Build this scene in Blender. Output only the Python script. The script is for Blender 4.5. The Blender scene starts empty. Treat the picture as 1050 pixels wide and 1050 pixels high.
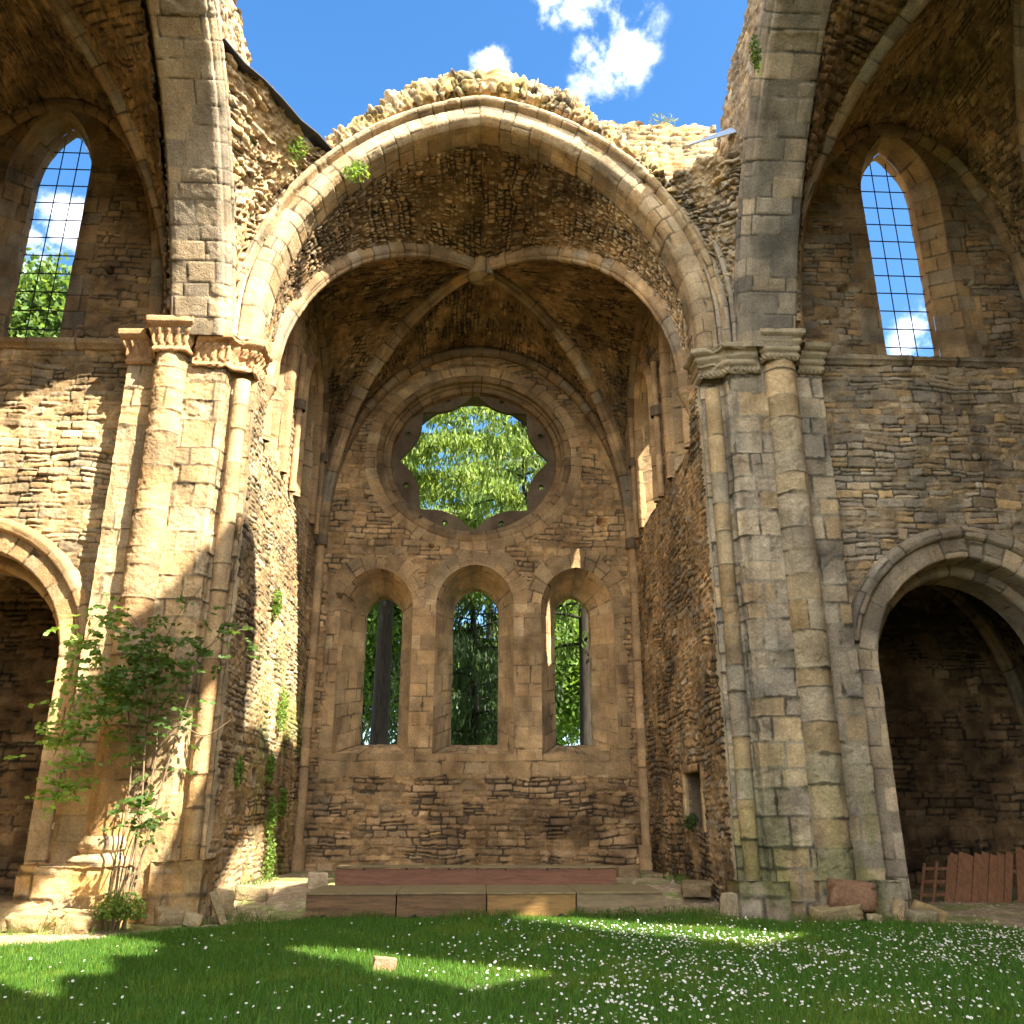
import bpy, bmesh, math, random
import numpy as np
from mathutils import Vector, Matrix
random.seed(7); rng = np.random.default_rng(11)
scene = bpy.context.scene
COL = scene.collection
R = math.radians

# ------------------------------------------------------------------ scene objects
def tag(o, label=None, cat=None, group=None, kind=None):
    if label: o['label'] = label
    if cat: o['category'] = cat
    if group: o['group'] = group
    if kind: o['kind'] = kind
    return o
def thing(name, label, cat, loc=(0, 0, 0), group=None):
    o = bpy.data.objects.new(name, None); COL.objects.link(o); o.location = loc
    o.empty_display_size = .3
    return tag(o, label, cat, group)
def link(name, me, parent=None, mat=None):
    o = bpy.data.objects.new(name, me); COL.objects.link(o)
    if mat is not None: me.materials.append(mat)
    if parent is not None:
        o.parent = parent
        off = Vector((0, 0, 0)); q = parent
        while q is not None: off += q.location; q = q.parent
        o.location = -off            # meshes are written in world coordinates
    return o
def raw_mesh(name, V, F, cols=None, smooth=True, nside=4):
    me = bpy.data.meshes.new(name)
    V = np.asarray(V, np.float32).reshape(-1, 3); F = np.asarray(F, np.int32).reshape(-1, nside)
    me.vertices.add(len(V)); me.vertices.foreach_set('co', V.ravel())
    me.loops.add(F.size); me.loops.foreach_set('vertex_index', F.ravel())
    me.polygons.add(len(F)); me.polygons.foreach_set('loop_start', np.arange(0, F.size, nside, dtype=np.int32))
    me.polygons.foreach_set('loop_total', np.full(len(F), nside, np.int32))
    sm = smooth if isinstance(smooth, np.ndarray) else np.full(len(F), bool(smooth))
    me.polygons.foreach_set('use_smooth', sm)
    if cols is not None:
        a = me.attributes.new('Col', 'FLOAT_COLOR', 'POINT')
        c = np.ones((len(V), 4), np.float32); c[:, :3] = cols; a.data.foreach_set('color', c.ravel())
    me.update(calc_edges=True); me.validate()
    return me

# ------------------------------------------------------------------ noise in numpy
def h2(ix, iy, seed=0):
    with np.errstate(over='ignore'):
        n = (ix.astype(np.int64) * 374761393 + iy.astype(np.int64) * 668265263 + seed * 974634777).astype(np.uint32)
        n ^= n >> np.uint32(13); n *= np.uint32(1274126177); n ^= n >> np.uint32(16)
        n *= np.uint32(2246822519); n ^= n >> np.uint32(15)
    return n.astype(np.float64) / 4294967295.0
def vn(x, y, seed=0):
    ix = np.floor(x); iy = np.floor(y); fx = x - ix; fy = y - iy
    fx = fx * fx * (3 - 2 * fx); fy = fy * fy * (3 - 2 * fy)
    a = h2(ix, iy, seed); b = h2(ix + 1, iy, seed); c = h2(ix, iy + 1, seed); d = h2(ix + 1, iy + 1, seed)
    return (a * (1 - fx) + b * fx) * (1 - fy) + (c * (1 - fx) + d * fx) * fy
def fbm(x, y, seed=0, o=3):
    s = 0; a = .5; t = 0
    for k in range(o):
        s = s + a * vn(x * 2 ** k, y * 2 ** k, seed + 17 * k); t += a; a *= .55
    return s / t
def sstep(a, b, x):
    t = np.clip((x - a) / (b - a), 0, 1); return t * t * (3 - 2 * t)

# ------------------------------------------------------------------ masonry patterns: (s,t) metres -> height, colour
def lin(*c): return np.array([((v / 255 + .055) / 1.055) ** 2.4 if v > 10 else v / 255 / 12.92 for v in c])
SAND = [(.56, .40, .215), (.53, .365, .185), (.58, .44, .26), (.49, .355, .20), (.60, .42, .205), (.50, .39, .245), (.45, .32, .175), (.57, .365, .17)]
GREY = [(.38, .325, .24), (.41, .35, .255), (.35, .31, .24), (.44, .36, .24), (.39, .32, .215), (.46, .40, .30), (.33, .28, .21), (.28, .25, .20)]
GREEN = [(.39, .33, .215), (.36, .32, .23), (.43, .345, .205), (.48, .355, .185), (.34, .305, .235), (.38, .335, .245), (.47, .34, .18)]
WARM = [(.50, .335, .175), (.46, .305, .16), (.54, .355, .175), (.42, .295, .17), (.49, .32, .155), (.57, .39, .20), (.38, .26, .145)]
DARKP = [(.36, .25, .135), (.40, .275, .145), (.30, .21, .12), (.44, .30, .16), (.37, .24, .125), (.49, .345, .195)]
PALE = [(.58, .46, .295), (.54, .435, .28), (.61, .48, .305), (.51, .40, .25), (.57, .43, .26)]

def cells(x, j, seed, jit):
    """jittered 1-D cells along x, separate for every row j: index, distance to left and right edge"""
    i0 = np.floor(x)
    b = lambda i: i + jit * (h2(i, j, seed) - .5) * 2
    b0 = b(i0); b1 = b(i0 + 1)
    i = np.where(x < b0, i0 - 1, np.where(x >= b1, i0 + 1, i0))
    return i, x - b(i), b(i + 1) - x
def courses(s, t, seed, hm, wm, hj=.34, wj=.36, split=.0):
    r, dlo, dhi = cells(t / hm, np.zeros_like(t), seed + 1, hj)
    wr = wm * (.65 + .8 * h2(r, r * 0 + 3, seed + 2))
    c, dl, dr = cells(s / wr + h2(r, r * 0 + 5, seed + 3) * 7.31, r, seed + 4, wj)
    ident = c * 131.0 + r * 7919.0
    dlo = dlo * hm; dhi = dhi * hm; dl = dl * wr; dr = dr * wr
    if split > 0:
        hs = dlo + dhi
        sp = (h2(c, r, seed + 5) < split) & (hs > hm * .85)
        mid = hs * (.35 + .3 * h2(c, r, seed + 6))
        up = sp & (dlo > mid); lowr = sp & (dlo <= mid)
        ident = ident + np.where(up, .37, 0)
        ndlo = np.where(up, dlo - mid, dlo); ndhi = np.where(lowr, mid - dlo, dhi)
        dlo, dhi = ndlo, ndhi
    return ident, dl, dr, dlo, dhi
def pick(pal, ident, seed, sp=.60, mixm=.15):
    pal = np.asarray(pal) * np.array([1.0, .955, .91]); k = h2(np.floor(ident * 100), ident * 0 + 1, seed)
    c = pal[np.minimum((k * len(pal)).astype(int), len(pal) - 1)]
    v = 1 + sp * (h2(np.floor(ident * 100), ident * 0 + 2, seed + 9) - .47)
    c = c * (1 - mixm) + pal.mean(0)[None] * mixm
    return c * v[:, None]

def rubble(pal=SAND, hm=.17, wm=.36, depth=.05, gap=.012, bev=.035, seed=0, mortar=(.36, .29, .19), warp=.05, rough=.012, split=.3, proud=.6, fill=.62, mfill=None):
    mort = np.array(mortar); mf = np.asarray(pal).mean(0) * np.array([1.0, .98, .95]) if mfill is None else np.array(mfill)
    mf = mf * np.array([.98, .91, .81])
    def f(s, t, pos=None):
        wx = (vn(s * 2.3, t * 2.3, seed + 50) - .5) * warp * 2 + (vn(s * 9, t * 9, seed + 51) - .5) * warp * .55
        wy = (vn(s * 1.3, t * 1.7, seed + 52) - .5) * warp * 2.4 + (vn(s * 8, t * 8, seed + 53) - .5) * warp * .55
        s2 = s + wx; t2 = t + wy
        ident, dl, dr, dlo, dhi = courses(s2, t2, seed, hm, wm, split=split)
        q = np.floor(ident * 100); z = q * 0
        du = np.minimum(dl, dr); dv = np.minimum(dlo, dhi)
        rc = .012 + .05 * h2(q, z + 8, seed) ** 2
        m = (du < rc) & (dv < rc)
        d = np.where(m, rc - np.sqrt((rc - du).clip(0) ** 2 + (rc - dv).clip(0) ** 2), np.minimum(du, dv))
        g = gap * (.5 + 1.3 * h2(q, z + 11, seed))
        e = np.clip((d - g) / (bev * .62 * (.5 + 1.0 * h2(q, z + 12, seed))), 0, 1)
        prof = 1 - (1 - e) ** 2
        pr = (1 - proud) + proud * 1.5 * h2(q, z + 13, seed)
        tilt = ((h2(q, z + 14, seed) - .5) * (dl - dr) + (h2(q, z + 15, seed) - .6) * (dlo - dhi)) * .16
        H = depth * prof * pr + tilt * prof
        fr = fbm(s * 6, t * 8, seed + 60, 4); H = H + rough * (fr - .5) * 2.0 - rough * 1.5 * abs(vn(s * 11, t * 13, seed + 65) - .5) + .05 * (fbm(s * .7, t * .7, seed + 61, 2) - .5)
        c = pick(pal, ident, seed + 3)
        k = sstep(.05, .55, e)[:, None]
        mo = mort[None] * .42 * (.75 + .5 * vn(s * 14, t * 14, seed + 62))[:, None]
        C = mo * (1 - k) + c * k
        # bedding mortar, flush with the faces in many places and washed out in others
        open_ = sstep(.40, .58, fbm(s * 1.5, t * 2.2, seed + 66, 4)) * .8 + .25 * h2(q, z + 18, seed)
        mh = depth * (fill + .42 * (vn(s * 3.5, t * 4.5, seed + 67) - .5) + .30 * (vn(s * 13, t * 13, seed + 68) - .5)) * (1 - open_ * 1.3)
        stone_h = depth * prof * pr + tilt * prof
        cov = sstep(-.004, .006, mh - stone_h)
        H = H + np.maximum(mh - stone_h, 0)
        mcol = mf[None] * (.72 + .5 * vn(s * 8, t * 8, seed + 69))[:, None]
        C = C * (1 - cov)[:, None] + mcol * cov[:, None]
        C = C * (.66 + .68 * fbm(s * 6, t * 6, seed + 63, 4))[:, None]
        gy_ = sstep(.5, .72, fbm(s * 1.3, t * 1.1, seed + 64, 4))[:, None]
        C = C * (1 - gy_ * np.array([.30, .26, .20]))
        return H, C
    return f

def ashlar(pal=SAND, hm=.36, wm=.7, depth=.016, gap=.006, bev=.014, seed=0, mortar=(.36, .29, .19), worn=.35, rough=.006, hj=.22):
    mort = np.asarray(pal).mean(0)
    def f(s, t, pos=None):
        s2 = s + (vn(s * 6, t * 6, seed + 50) - .5) * .02; t2 = t + (vn(s * 3, t * 3, seed + 52) - .5) * .02
        ident, dl, dr, dlo, dhi = courses(s2, t2, seed, hm, wm, hj=hj, wj=.25)
        q = np.floor(ident * 100); z = q * 0
        d = np.minimum(np.minimum(dl, dr), np.minimum(dlo, dhi))
        er = fbm(s * 5, t * 5, seed + 54, 4)
        wob = (h2(q, z + 7, seed) < worn) * 1.0
        g = gap + wob * .03 * sstep(.5, .8, er)
        e = np.clip((d - g) / (bev * (1 + 2 * wob)), 0, 1)
        prof = 1 - (1 - e) ** 2
        H = depth * prof * (.7 + .6 * h2(q, z + 13, seed)) + (h2(q, z + 16, seed) - .5) * .012 * (1 + 2.2 * wob)
        pit = sstep(.52, .70, fbm(s * 2.3, t * 2.3, seed + 58, 4)) * wob
        H = H + rough * (fbm(s * 9, t * 9, seed + 60, 4) - .5) * 2.2 - pit * .045 * (1 + (fbm(s * 12, t * 16, seed + 59, 2) - .5))
        c = pick(pal, ident, seed + 3, .30, .35)
        k = sstep(.0, .5, e)[:, None]
        op = sstep(.42, .56, fbm(s * 1.4, t * 1.8, seed + 66, 4))
        H = np.maximum(H, depth * .72 * (1 - op) + rough * 1.2 * (fbm(s * 9, t * 9, seed + 60, 4) - .5)) + .006 * (vn(s * 24, t * 24, seed + 67) - .5) * (.5 + wob) + .003 * (vn(s * 48, t * 40, seed + 68) - .5)
        C = mort[None] * (1 - k) * (.80 - .52 * op)[:, None] + c * k
        C = C * (.68 + .64 * fbm(s * 3, t * 3, seed + 63, 5))[:, None] * (1 - .15 * pit)[:, None]
        gy_ = sstep(.5, .70, fbm(s * 1.2, t * .8, seed + 64, 4))[:, None]
        C = C * (1 - gy_ * np.array([.30, .27, .22]))
        return H, C
    return f

# ------------------------------------------------------------------ displaced masonry sheets
class Acc:                                   # collects several sheets into ONE mesh
    def __init__(s): s.V = []; s.F = []; s.C = []; s.S = []; s.n = 0
    def add(s, V, F, C, sm=True):
        s.V.append(V); s.F.append(F + s.n); s.C.append(C); s.n += len(V); s.S.append(np.full(len(F), sm))
    def build(s, name, mat, parent=None):
        me = raw_mesh(name, np.concatenate(s.V), np.concatenate(s.F), np.concatenate(s.C), np.concatenate(s.S))
        return link(name, me, parent, mat)

def sheet(acc, P, u, v, pat, flip=1, hole=None, thick=0., tdir=None, st=None, stain=None, amp=1., rim_col=(.33, .25, .15), pits=(), disp_mask=None, taper=None):
    U, Vv = np.meshgrid(u, v)                # rows = v
    nu, nv = len(u), len(v)
    keep = np.ones((nv - 1, nu - 1), bool)
    if hole is not None:
        g = hole(U, Vv)
        gc = (g[:-1, :-1] + g[1:, :-1] + g[:-1, 1:] + g[1:, 1:]) / 4
        keep = gc > 0
        kp = np.zeros((nv + 1, nu + 1), int); kp[1:-1, 1:-1] = keep
        cnt = kp[:-1, :-1] + kp[1:, :-1] + kp[:-1, 1:] + kp[1:, 1:]
        inner = np.zeros((nv, nu), bool); inner[1:-1, 1:-1] = True
        b = (cnt > 0) & (cnt < 4) & inner
        gv, gu = np.gradient(g, v, u)
        n2 = gu ** 2 + gv ** 2 + 1e-6
        hu = np.gradient(u)[None, :] * .75; hv = np.gradient(v)[:, None] * .75
        U = U - np.where(b, np.clip(g * gu / n2, -hu, hu), 0); Vv = Vv - np.where(b, np.clip(g * gv / n2, -hv, hv), 0)
    p = np.stack(P(U, Vv), -1).astype(float)
    du = np.gradient(p, axis=1); dv = np.gradient(p, axis=0)
    N = np.cross(du, dv) * flip
    N /= np.linalg.norm(N, axis=-1, keepdims=True) + 1e-9
    S, T = (U, Vv) if st is None else st(U, Vv)
    H, C = pat(S.ravel().astype(float), T.ravel().astype(float), p.reshape(-1, 3))
    H = H.reshape(nv, nu) * amp
    for (pu, pv, pw, ph) in pits:
        m = (abs(U - pu) < pw / 2) & (abs(Vv - pv) < ph / 2); H = np.where(m, -.28, H)
    if disp_mask is not None: H = H * disp_mask(U, Vv)
    pd = p + N * H[..., None]
    if stain is not None:
        k = stain(p.reshape(-1, 3), U.ravel(), Vv.ravel()); C = C * (k[:, None] if k.ndim == 1 else k)
    idx = np.arange(nu * nv).reshape(nv, nu)
    q = np.stack([idx[:-1, :-1], idx[:-1, 1:], idx[1:, 1:], idx[1:, :-1]], -1)[keep]
    if flip < 0: q = q[:, ::-1]
    used = np.zeros(nu * nv, bool); used[q.ravel()] = True
    mp = np.cumsum(used) - 1
    acc.add(pd.reshape(-1, 3)[used], mp[q], np.clip(C[used], .01, .9))
    if thick > 0:
        kk = np.zeros((nv + 1, nu + 1), bool); kk[1:-1, 1:-1] = keep
        eh = kk[1:, 1:-1] ^ kk[:-1, 1:-1]
        ev = kk[1:-1, 1:] ^ kk[1:-1, :-1]
        a = np.concatenate([idx[:, :-1][eh], idx[:-1, :][ev]]); b = np.concatenate([idx[:, 1:][eh], idx[1:, :][ev]])
        fp = pd.reshape(-1, 3); fn = N.reshape(-1, 3)
        d = (lambda i: -fn[i]) if tdir is None else (lambda i: np.broadcast_to(np.array(tdir, float), fn[i].shape))
        K = max(1, int(thick / .12)); n = len(a)
        VV = []; CC = []
        for k in range(K + 1):
            for arr in (a, b):
                pp = fp[arr] + d(arr) * (thick * k / K)
                VV.append(pp)
                nz = .72 + .5 * h2(np.floor(pp[:, 0] * 2.2 + pp[:, 1] * 2.5), np.floor(pp[:, 2] * 2.6), 5)
                CC.append(np.array(rim_col)[None] * nz[:, None])
        FF = []
        for k in range(K):
            o = 2 * k * n
            i = np.arange(n)
            FF.append(np.stack([o + i, o + n + i, o + 3 * n + i, o + 2 * n + i], -1))
        acc.add(np.concatenate(VV), np.concatenate(FF), np.concatenate(CC), False)

def lin_s(a, b, res): return np.linspace(a, b, max(2, int(math.ceil(abs(b - a) / res)) + 1))
def seg_samples(pts, res):
    pts = np.asarray(pts, float); L = np.linalg.norm(np.diff(pts, axis=0), axis=1)
    cum = np.concatenate([[0], np.cumsum(L)]); out = [0.]
    for k in range(len(L)):
        n = max(1, int(math.ceil(L[k] / res)))
        out += list(cum[k] + L[k] * np.arange(1, n + 1) / n)
    return np.array(out), cum
def smooth_curve(pts, n=160):
    pts = np.asarray(pts, float)
    L = np.concatenate([[0], np.cumsum(np.linalg.norm(np.diff(pts, axis=0), axis=1))])
    P = np.vstack([2 * pts[0] - pts[1], pts, 2 * pts[-1] - pts[-2]])
    out = []
    for k in range(len(pts) - 1):
        p0, p1, p2, p3 = P[k:k + 4]; m = max(3, int(n * (L[k + 1] - L[k]) / L[-1]))
        t = np.linspace(0, 1, m, endpoint=(k == len(pts) - 2))[:, None]
        out.append(.5 * ((2 * p1) + (-p0 + p2) * t + (2 * p0 - 5 * p1 + 4 * p2 - p3) * t * t + (-p0 + 3 * p1 - 3 * p2 + p3) * t ** 3))
    return np.vstack(out)
def sweep(acc, path, A, B, profile, res, pat, flip=1, res_u=None, stain=None, amp=1., thick=0., uoff=0., voff=0., swap=False, pits=()):
    path = np.asarray(path, float); A = np.broadcast_to(np.asarray(A, float), path.shape); B = np.broadcast_to(np.asarray(B, float), path.shape)
    prof = np.asarray(profile, float)
    L = np.concatenate([[0], np.cumsum(np.linalg.norm(np.diff(path, axis=0), axis=1))])
    if len(path) > 12: u = lin_s(0, L[-1], res_u or res)
    else: u, _ = seg_samples(path, res_u or res)
    v, cv = seg_samples(prof, res)
    it = lambda X, arr: np.stack([np.interp(X, L, arr[:, k]) for k in range(3)], -1)
    def P(U, Vv):
        a = np.interp(Vv, cv, prof[:, 0])[..., None]; b = np.interp(Vv, cv, prof[:, 1])[..., None]
        p = it(U, path) + it(U, A) * a + it(U, B) * b
        return p[..., 0], p[..., 1], p[..., 2]
    st = (lambda U, Vv: (U + uoff, Vv + voff)) if swap else (lambda U, Vv: (Vv + voff, U + uoff))
    sheet(acc, P, u, v, pat, flip, st=st, stain=stain, amp=amp, thick=thick, pits=pits)

def arch_curve(cx, a, zf, z0, rise, n=200):
    """pointed arch from left foot to right foot, 2-D (x,z) with outward normals"""
    rise = max(rise, a); Rr = (a * a + rise * rise) / (2 * a); c = a - Rr
    am = math.acos(max(-1, min(1, -c / Rr)))
    th = np.linspace(0, am, n // 2)
    xr = c + Rr * np.cos(th); zr = z0 + Rr * np.sin(th); nx = np.cos(th); nz = np.sin(th)
    m = max(2, int((z0 - zf) / .05))
    zs = np.linspace(zf, z0, m, endpoint=False)
    X = np.concatenate([np.full(m, a), xr]); Z = np.concatenate([zs, zr])
    NX = np.concatenate([np.ones(m), nx]); NZ = np.concatenate([np.zeros(m), nz])
    # soften the join of normals at the apex
    w = np.clip((np.arange(len(X)) - (len(X) - 8)) / 8, 0, 1); NX = NX * (1 - w); nn = np.hypot(NX, NZ); NX /= nn; NZ /= nn
    pts = np.stack([np.concatenate([-X, X[::-1][1:]]) + cx, np.concatenate([Z, Z[::-1][1:]])], 1)
    nor = np.stack([np.concatenate([-NX, NX[::-1][1:]]), np.concatenate([NZ, NZ[::-1][1:]])], 1)
    return pts, nor
def curve_normals(pts):
    t = np.gradient(np.asarray(pts, float), axis=0); n = np.stack([-t[:, 1], t[:, 0]], 1)
    return n / np.linalg.norm(n, axis=1, keepdims=True)
def sd_arch(X, Z, cx, a, zb, z0, rise):
    rise = max(rise, a); Rr = (a * a + rise * rise) / (2 * a); x = abs(X - cx)
    up = np.sqrt((x + Rr - a) ** 2 + (Z - z0) ** 2) - Rr
    g = np.where(Z > z0, up, x - a)
    return np.maximum(g, zb - Z)
def arch_xz(cx, a, z0, rise, x):
    Rr = (a * a + rise * rise) / (2 * a); return z0 + np.sqrt(np.maximum(Rr ** 2 - (abs(x - cx) + Rr - a) ** 2, 0))

# ------------------------------------------------------------------ materials
def nodes_of(name):
    m = bpy.data.materials.new(name); m.use_nodes = True; nt = m.node_tree
    return m, nt, nt.nodes, nt.links, nt.nodes['Principled BSDF']
def stone_mat(name, bump=.5, stain=.35):
    m, nt, N, L, b = nodes_of(name)
    at = N.new('ShaderNodeAttribute'); at.attribute_name = 'Col'
    geo = N.new('ShaderNodeNewGeometry')
    n1 = N.new('ShaderNodeTexNoise'); n1.inputs['Scale'].default_value = 26; n1.inputs['Detail'].default_value = 7; n1.inputs['Roughness'].default_value = .7
    n2 = N.new('ShaderNodeTexNoise'); n2.inputs['Scale'].default_value = .9; n2.inputs['Detail'].default_value = 5; n2.inputs['Roughness'].default_value = .65
    n3 = N.new('ShaderNodeTexNoise'); n3.inputs['Scale'].default_value = 5; n3.inputs['Detail'].default_value = 6; n3.inputs['Roughness'].default_value = .7
    n4 = N.new('ShaderNodeTexNoise'); n4.inputs['Scale'].default_value = 48; n4.inputs['Detail'].default_value = 4
    for n in (n1, n2, n3, n4): L.new(geo.outputs['Position'], n.inputs['Vector'])
    r1 = N.new('ShaderNodeMapRange'); L.new(n1.outputs['Fac'], r1.inputs['Value'])
    for k, v in zip(('From Min', 'From Max', 'To Min', 'To Max'), (.25, .75, .62, 1.36)): r1.inputs[k].default_value = v
    mx = N.new('ShaderNodeMix'); mx.data_type = 'RGBA'; mx.blend_type = 'MULTIPLY'; mx.inputs['Factor'].default_value = 1
    L.new(at.outputs['Color'], mx.inputs['A']); L.new(r1.outputs['Result'], mx.inputs['B'])
    cr = N.new('ShaderNodeValToRGB'); cr.color_ramp.elements[0].position = .36; cr.color_ramp.elements[0].color = (.42, .37, .33, 1)
    cr.color_ramp.elements[1].position = .60; cr.color_ramp.elements[1].color = (1.0, .98, .94, 1)
    e = cr.color_ramp.elements.new(.74); e.color = (1.15, 1.03, .82, 1)
    L.new(n2.outputs['Fac'], cr.inputs['Fac'])
    m2 = N.new('ShaderNodeMix'); m2.data_type = 'RGBA'; m2.blend_type = 'MULTIPLY'; m2.inputs['Factor'].default_value = stain
    L.new(mx.outputs['Result'], m2.inputs['A']); L.new(cr.outputs['Color'], m2.inputs['B'])
    # lichen flecks, pale grey
    r3 = N.new('ShaderNodeMapRange'); L.new(n3.outputs['Fac'], r3.inputs['Value'])
    for k, v in zip(('From Min', 'From Max', 'To Min', 'To Max'), (.60, .72, 0, .38)): r3.inputs[k].default_value = v
    m3 = N.new('ShaderNodeMix'); m3.data_type = 'RGBA'; L.new(r3.outputs['Result'], m3.inputs['Factor'])
    L.new(m2.outputs['Result'], m3.inputs['A'])
    hs = N.new('ShaderNodeMix'); hs.data_type = 'RGBA'; hs.blend_type = 'MULTIPLY'; hs.inputs['Factor'].default_value = 1
    L.new(m2.outputs['Result'], hs.inputs['A']); hs.inputs['B'].default_value = (.60, .55, .50, 1)
    L.new(hs.outputs['Result'], m3.inputs['B'])
    # small dark pits
    r6 = N.new('ShaderNodeMapRange'); L.new(n4.outputs['Fac'], r6.inputs['Value'])
    for k, v in zip(('From Min', 'From Max', 'To Min', 'To Max'), (.58, .70, 0, .42)): r6.inputs[k].default_value = v
    m6 = N.new('ShaderNodeMix'); m6.data_type = 'RGBA'; m6.blend_type = 'MULTIPLY'; L.new(r6.outputs['Result'], m6.inputs['Factor']); m6.inputs['B'].default_value = (.45, .38, .32, 1)
    L.new(m3.outputs['Result'], m6.inputs['A']); m3 = m6
    # run-off streaks
    mp5 = N.new('ShaderNodeMapping'); mp5.inputs['Scale'].default_value = (2.6, 2.6, .22); L.new(geo.outputs['Position'], mp5.inputs['Vector'])
    n5 = N.new('ShaderNodeTexNoise'); n5.inputs['Scale'].default_value = 1.0; n5.inputs['Detail'].default_value = 6; n5.inputs['Roughness'].default_value = .6; L.new(mp5.outputs[0], n5.inputs['Vector'])
    r5 = N.new('ShaderNodeMapRange'); L.new(n5.outputs['Fac'], r5.inputs['Value'])
    for k, v in zip(('From Min', 'From Max', 'To Min', 'To Max'), (.54, .70, 0, .5)): r5.inputs[k].default_value = v
    m5 = N.new('ShaderNodeMix'); m5.data_type = 'RGBA'; m5.blend_type = 'MULTIPLY'; L.new(r5.outputs['Result'], m5.inputs['Factor']); m5.inputs['B'].default_value = (.46, .42, .38, 1)
    L.new(m3.outputs['Result'], m5.inputs['A'])
    L.new(m5.outputs['Result'], b.inputs['Base Color'])
    b.inputs['Roughness'].default_value = .92; b.inputs['Specular IOR Level'].default_value = .15
    ad = N.new('ShaderNodeMath'); ad.operation = 'MULTIPLY_ADD'; L.new(n4.outputs['Fac'], ad.inputs[0]); ad.inputs[1].default_value = .4; L.new(n1.outputs['Fac'], ad.inputs[2])
    bp = N.new('ShaderNodeBump'); bp.inputs['Strength'].default_value = bump; bp.inputs['Distance'].default_value = .03
    L.new(ad.outputs[0], bp.inputs['Height']); L.new(bp.outputs['Normal'], b.inputs['Normal'])
    return m
def leaf_mat(name, trans=.45, hue=None):
    m, nt, N, L, b = nodes_of(name)
    at = N.new('ShaderNodeAttribute'); at.attribute_name = 'Col'
    L.new(at.outputs['Color'], b.inputs['Base Color']); b.inputs['Roughness'].default_value = .55; b.inputs['Specular IOR Level'].default_value = .25
    tr = N.new('ShaderNodeBsdfTranslucent')
    mu = N.new('ShaderNodeMix'); mu.data_type = 'RGBA'; mu.blend_type = 'MULTIPLY'; mu.inputs['Factor'].default_value = 1; mu.inputs['B'].default_value = (1.5, 1.35, .6, 1)
    L.new(at.outputs['Color'], mu.inputs['A']); L.new(mu.outputs['Result'], tr.inputs['Color'])
    ms = N.new('ShaderNodeMixShader'); ms.inputs[0].default_value = trans
    out = N['Material Output']; L.new(b.outputs[0], ms.inputs[1]); L.new(tr.outputs[0], ms.inputs[2]); L.new(ms.outputs[0], out.inputs['Surface'])
    return m
def plain_mat(name, col, rough=.8, nscale=12., lo=.7, hi=1.25, bump=.3, metal=0., stretch=None):
    m, nt, N, L, b = nodes_of(name)
    tc = N.new('ShaderNodeTexCoord'); mp = N.new('ShaderNodeMapping'); L.new(tc.outputs['Object'], mp.inputs['Vector'])
    if stretch: mp.inputs['Scale'].default_value = stretch
    n = N.new('ShaderNodeTexNoise'); n.inputs['Scale'].default_value = nscale; n.inputs['Detail'].default_value = 8; n.inputs['Roughness'].default_value = .68; n.inputs['Distortion'].default_value = .6
    L.new(mp.outputs[0], n.inputs['Vector'])
    cr = N.new('ShaderNodeValToRGB'); c = np.array(col)
    cr.color_ramp.elements[0].position = .3; cr.color_ramp.elements[0].color = (*np.clip(c * lo, 0, 1), 1)
    cr.color_ramp.elements[1].position = .7; cr.color_ramp.elements[1].color = (*np.clip(c * hi, 0, 1), 1)
    L.new(n.outputs['Fac'], cr.inputs['Fac']); L.new(cr.outputs['Color'], b.inputs['Base Color'])
    b.inputs['Roughness'].default_value = rough; b.inputs['Metallic'].default_value = metal; b.inputs['Specular IOR Level'].default_value = .25
    bp = N.new('ShaderNodeBump'); bp.inputs['Strength'].default_value = bump; bp.inputs['Distance'].default_value = .01
    L.new(n.outputs['Fac'], bp.inputs['Height']); L.new(bp.outputs['Normal'], b.inputs['Normal'])
    return m
STONE = stone_mat('weathered_stone', .7, .55); STONE_D = stone_mat('sooty_stone', .7, .7)
LEAF = leaf_mat('leaf'); NEEDLE = leaf_mat('needle', .4); GRASSM = leaf_mat('grass_blade', .4)
BARK = plain_mat('bark', (.022, .017, .012), .95, 9, .25, 2.0, 1.0, stretch=(1, 1, .16))
STEM = plain_mat('stem', (.16, .11, .06), .8, 20)
IRON = plain_mat('wrought_iron', (.03, .026, .024), .6, 30)
LEAD = plain_mat('zinc_sheet', (.34, .40, .47), .35, 3, .8, 1.1, .1, .6)
BLACK = plain_mat('lead_strip', (.035, .035, .038), .5, 10)
# ------------------------------------------------------------------ stone shared stains (real grime, moss, lichen)
def st_dark(seed, lo=.45, sc=.5, a=.38, b=.62):
    def f(p, U, V):
        n = fbm(p[:, 0] * sc + p[:, 1] * sc * .7, p[:, 2] * sc + p[:, 1] * sc * .5, seed, 5)
        return lo + (1 - lo) * sstep(a, b, n)
    return f

# ================================================================== CHANCEL
D2 = 23.6; WX = 4.45
chancel = thing('chancel', 'ruined vaulted stone chancel with round lobed window above three lancets, behind the low wooden stage', 'church chancel', (0, 20, 0))

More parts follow.
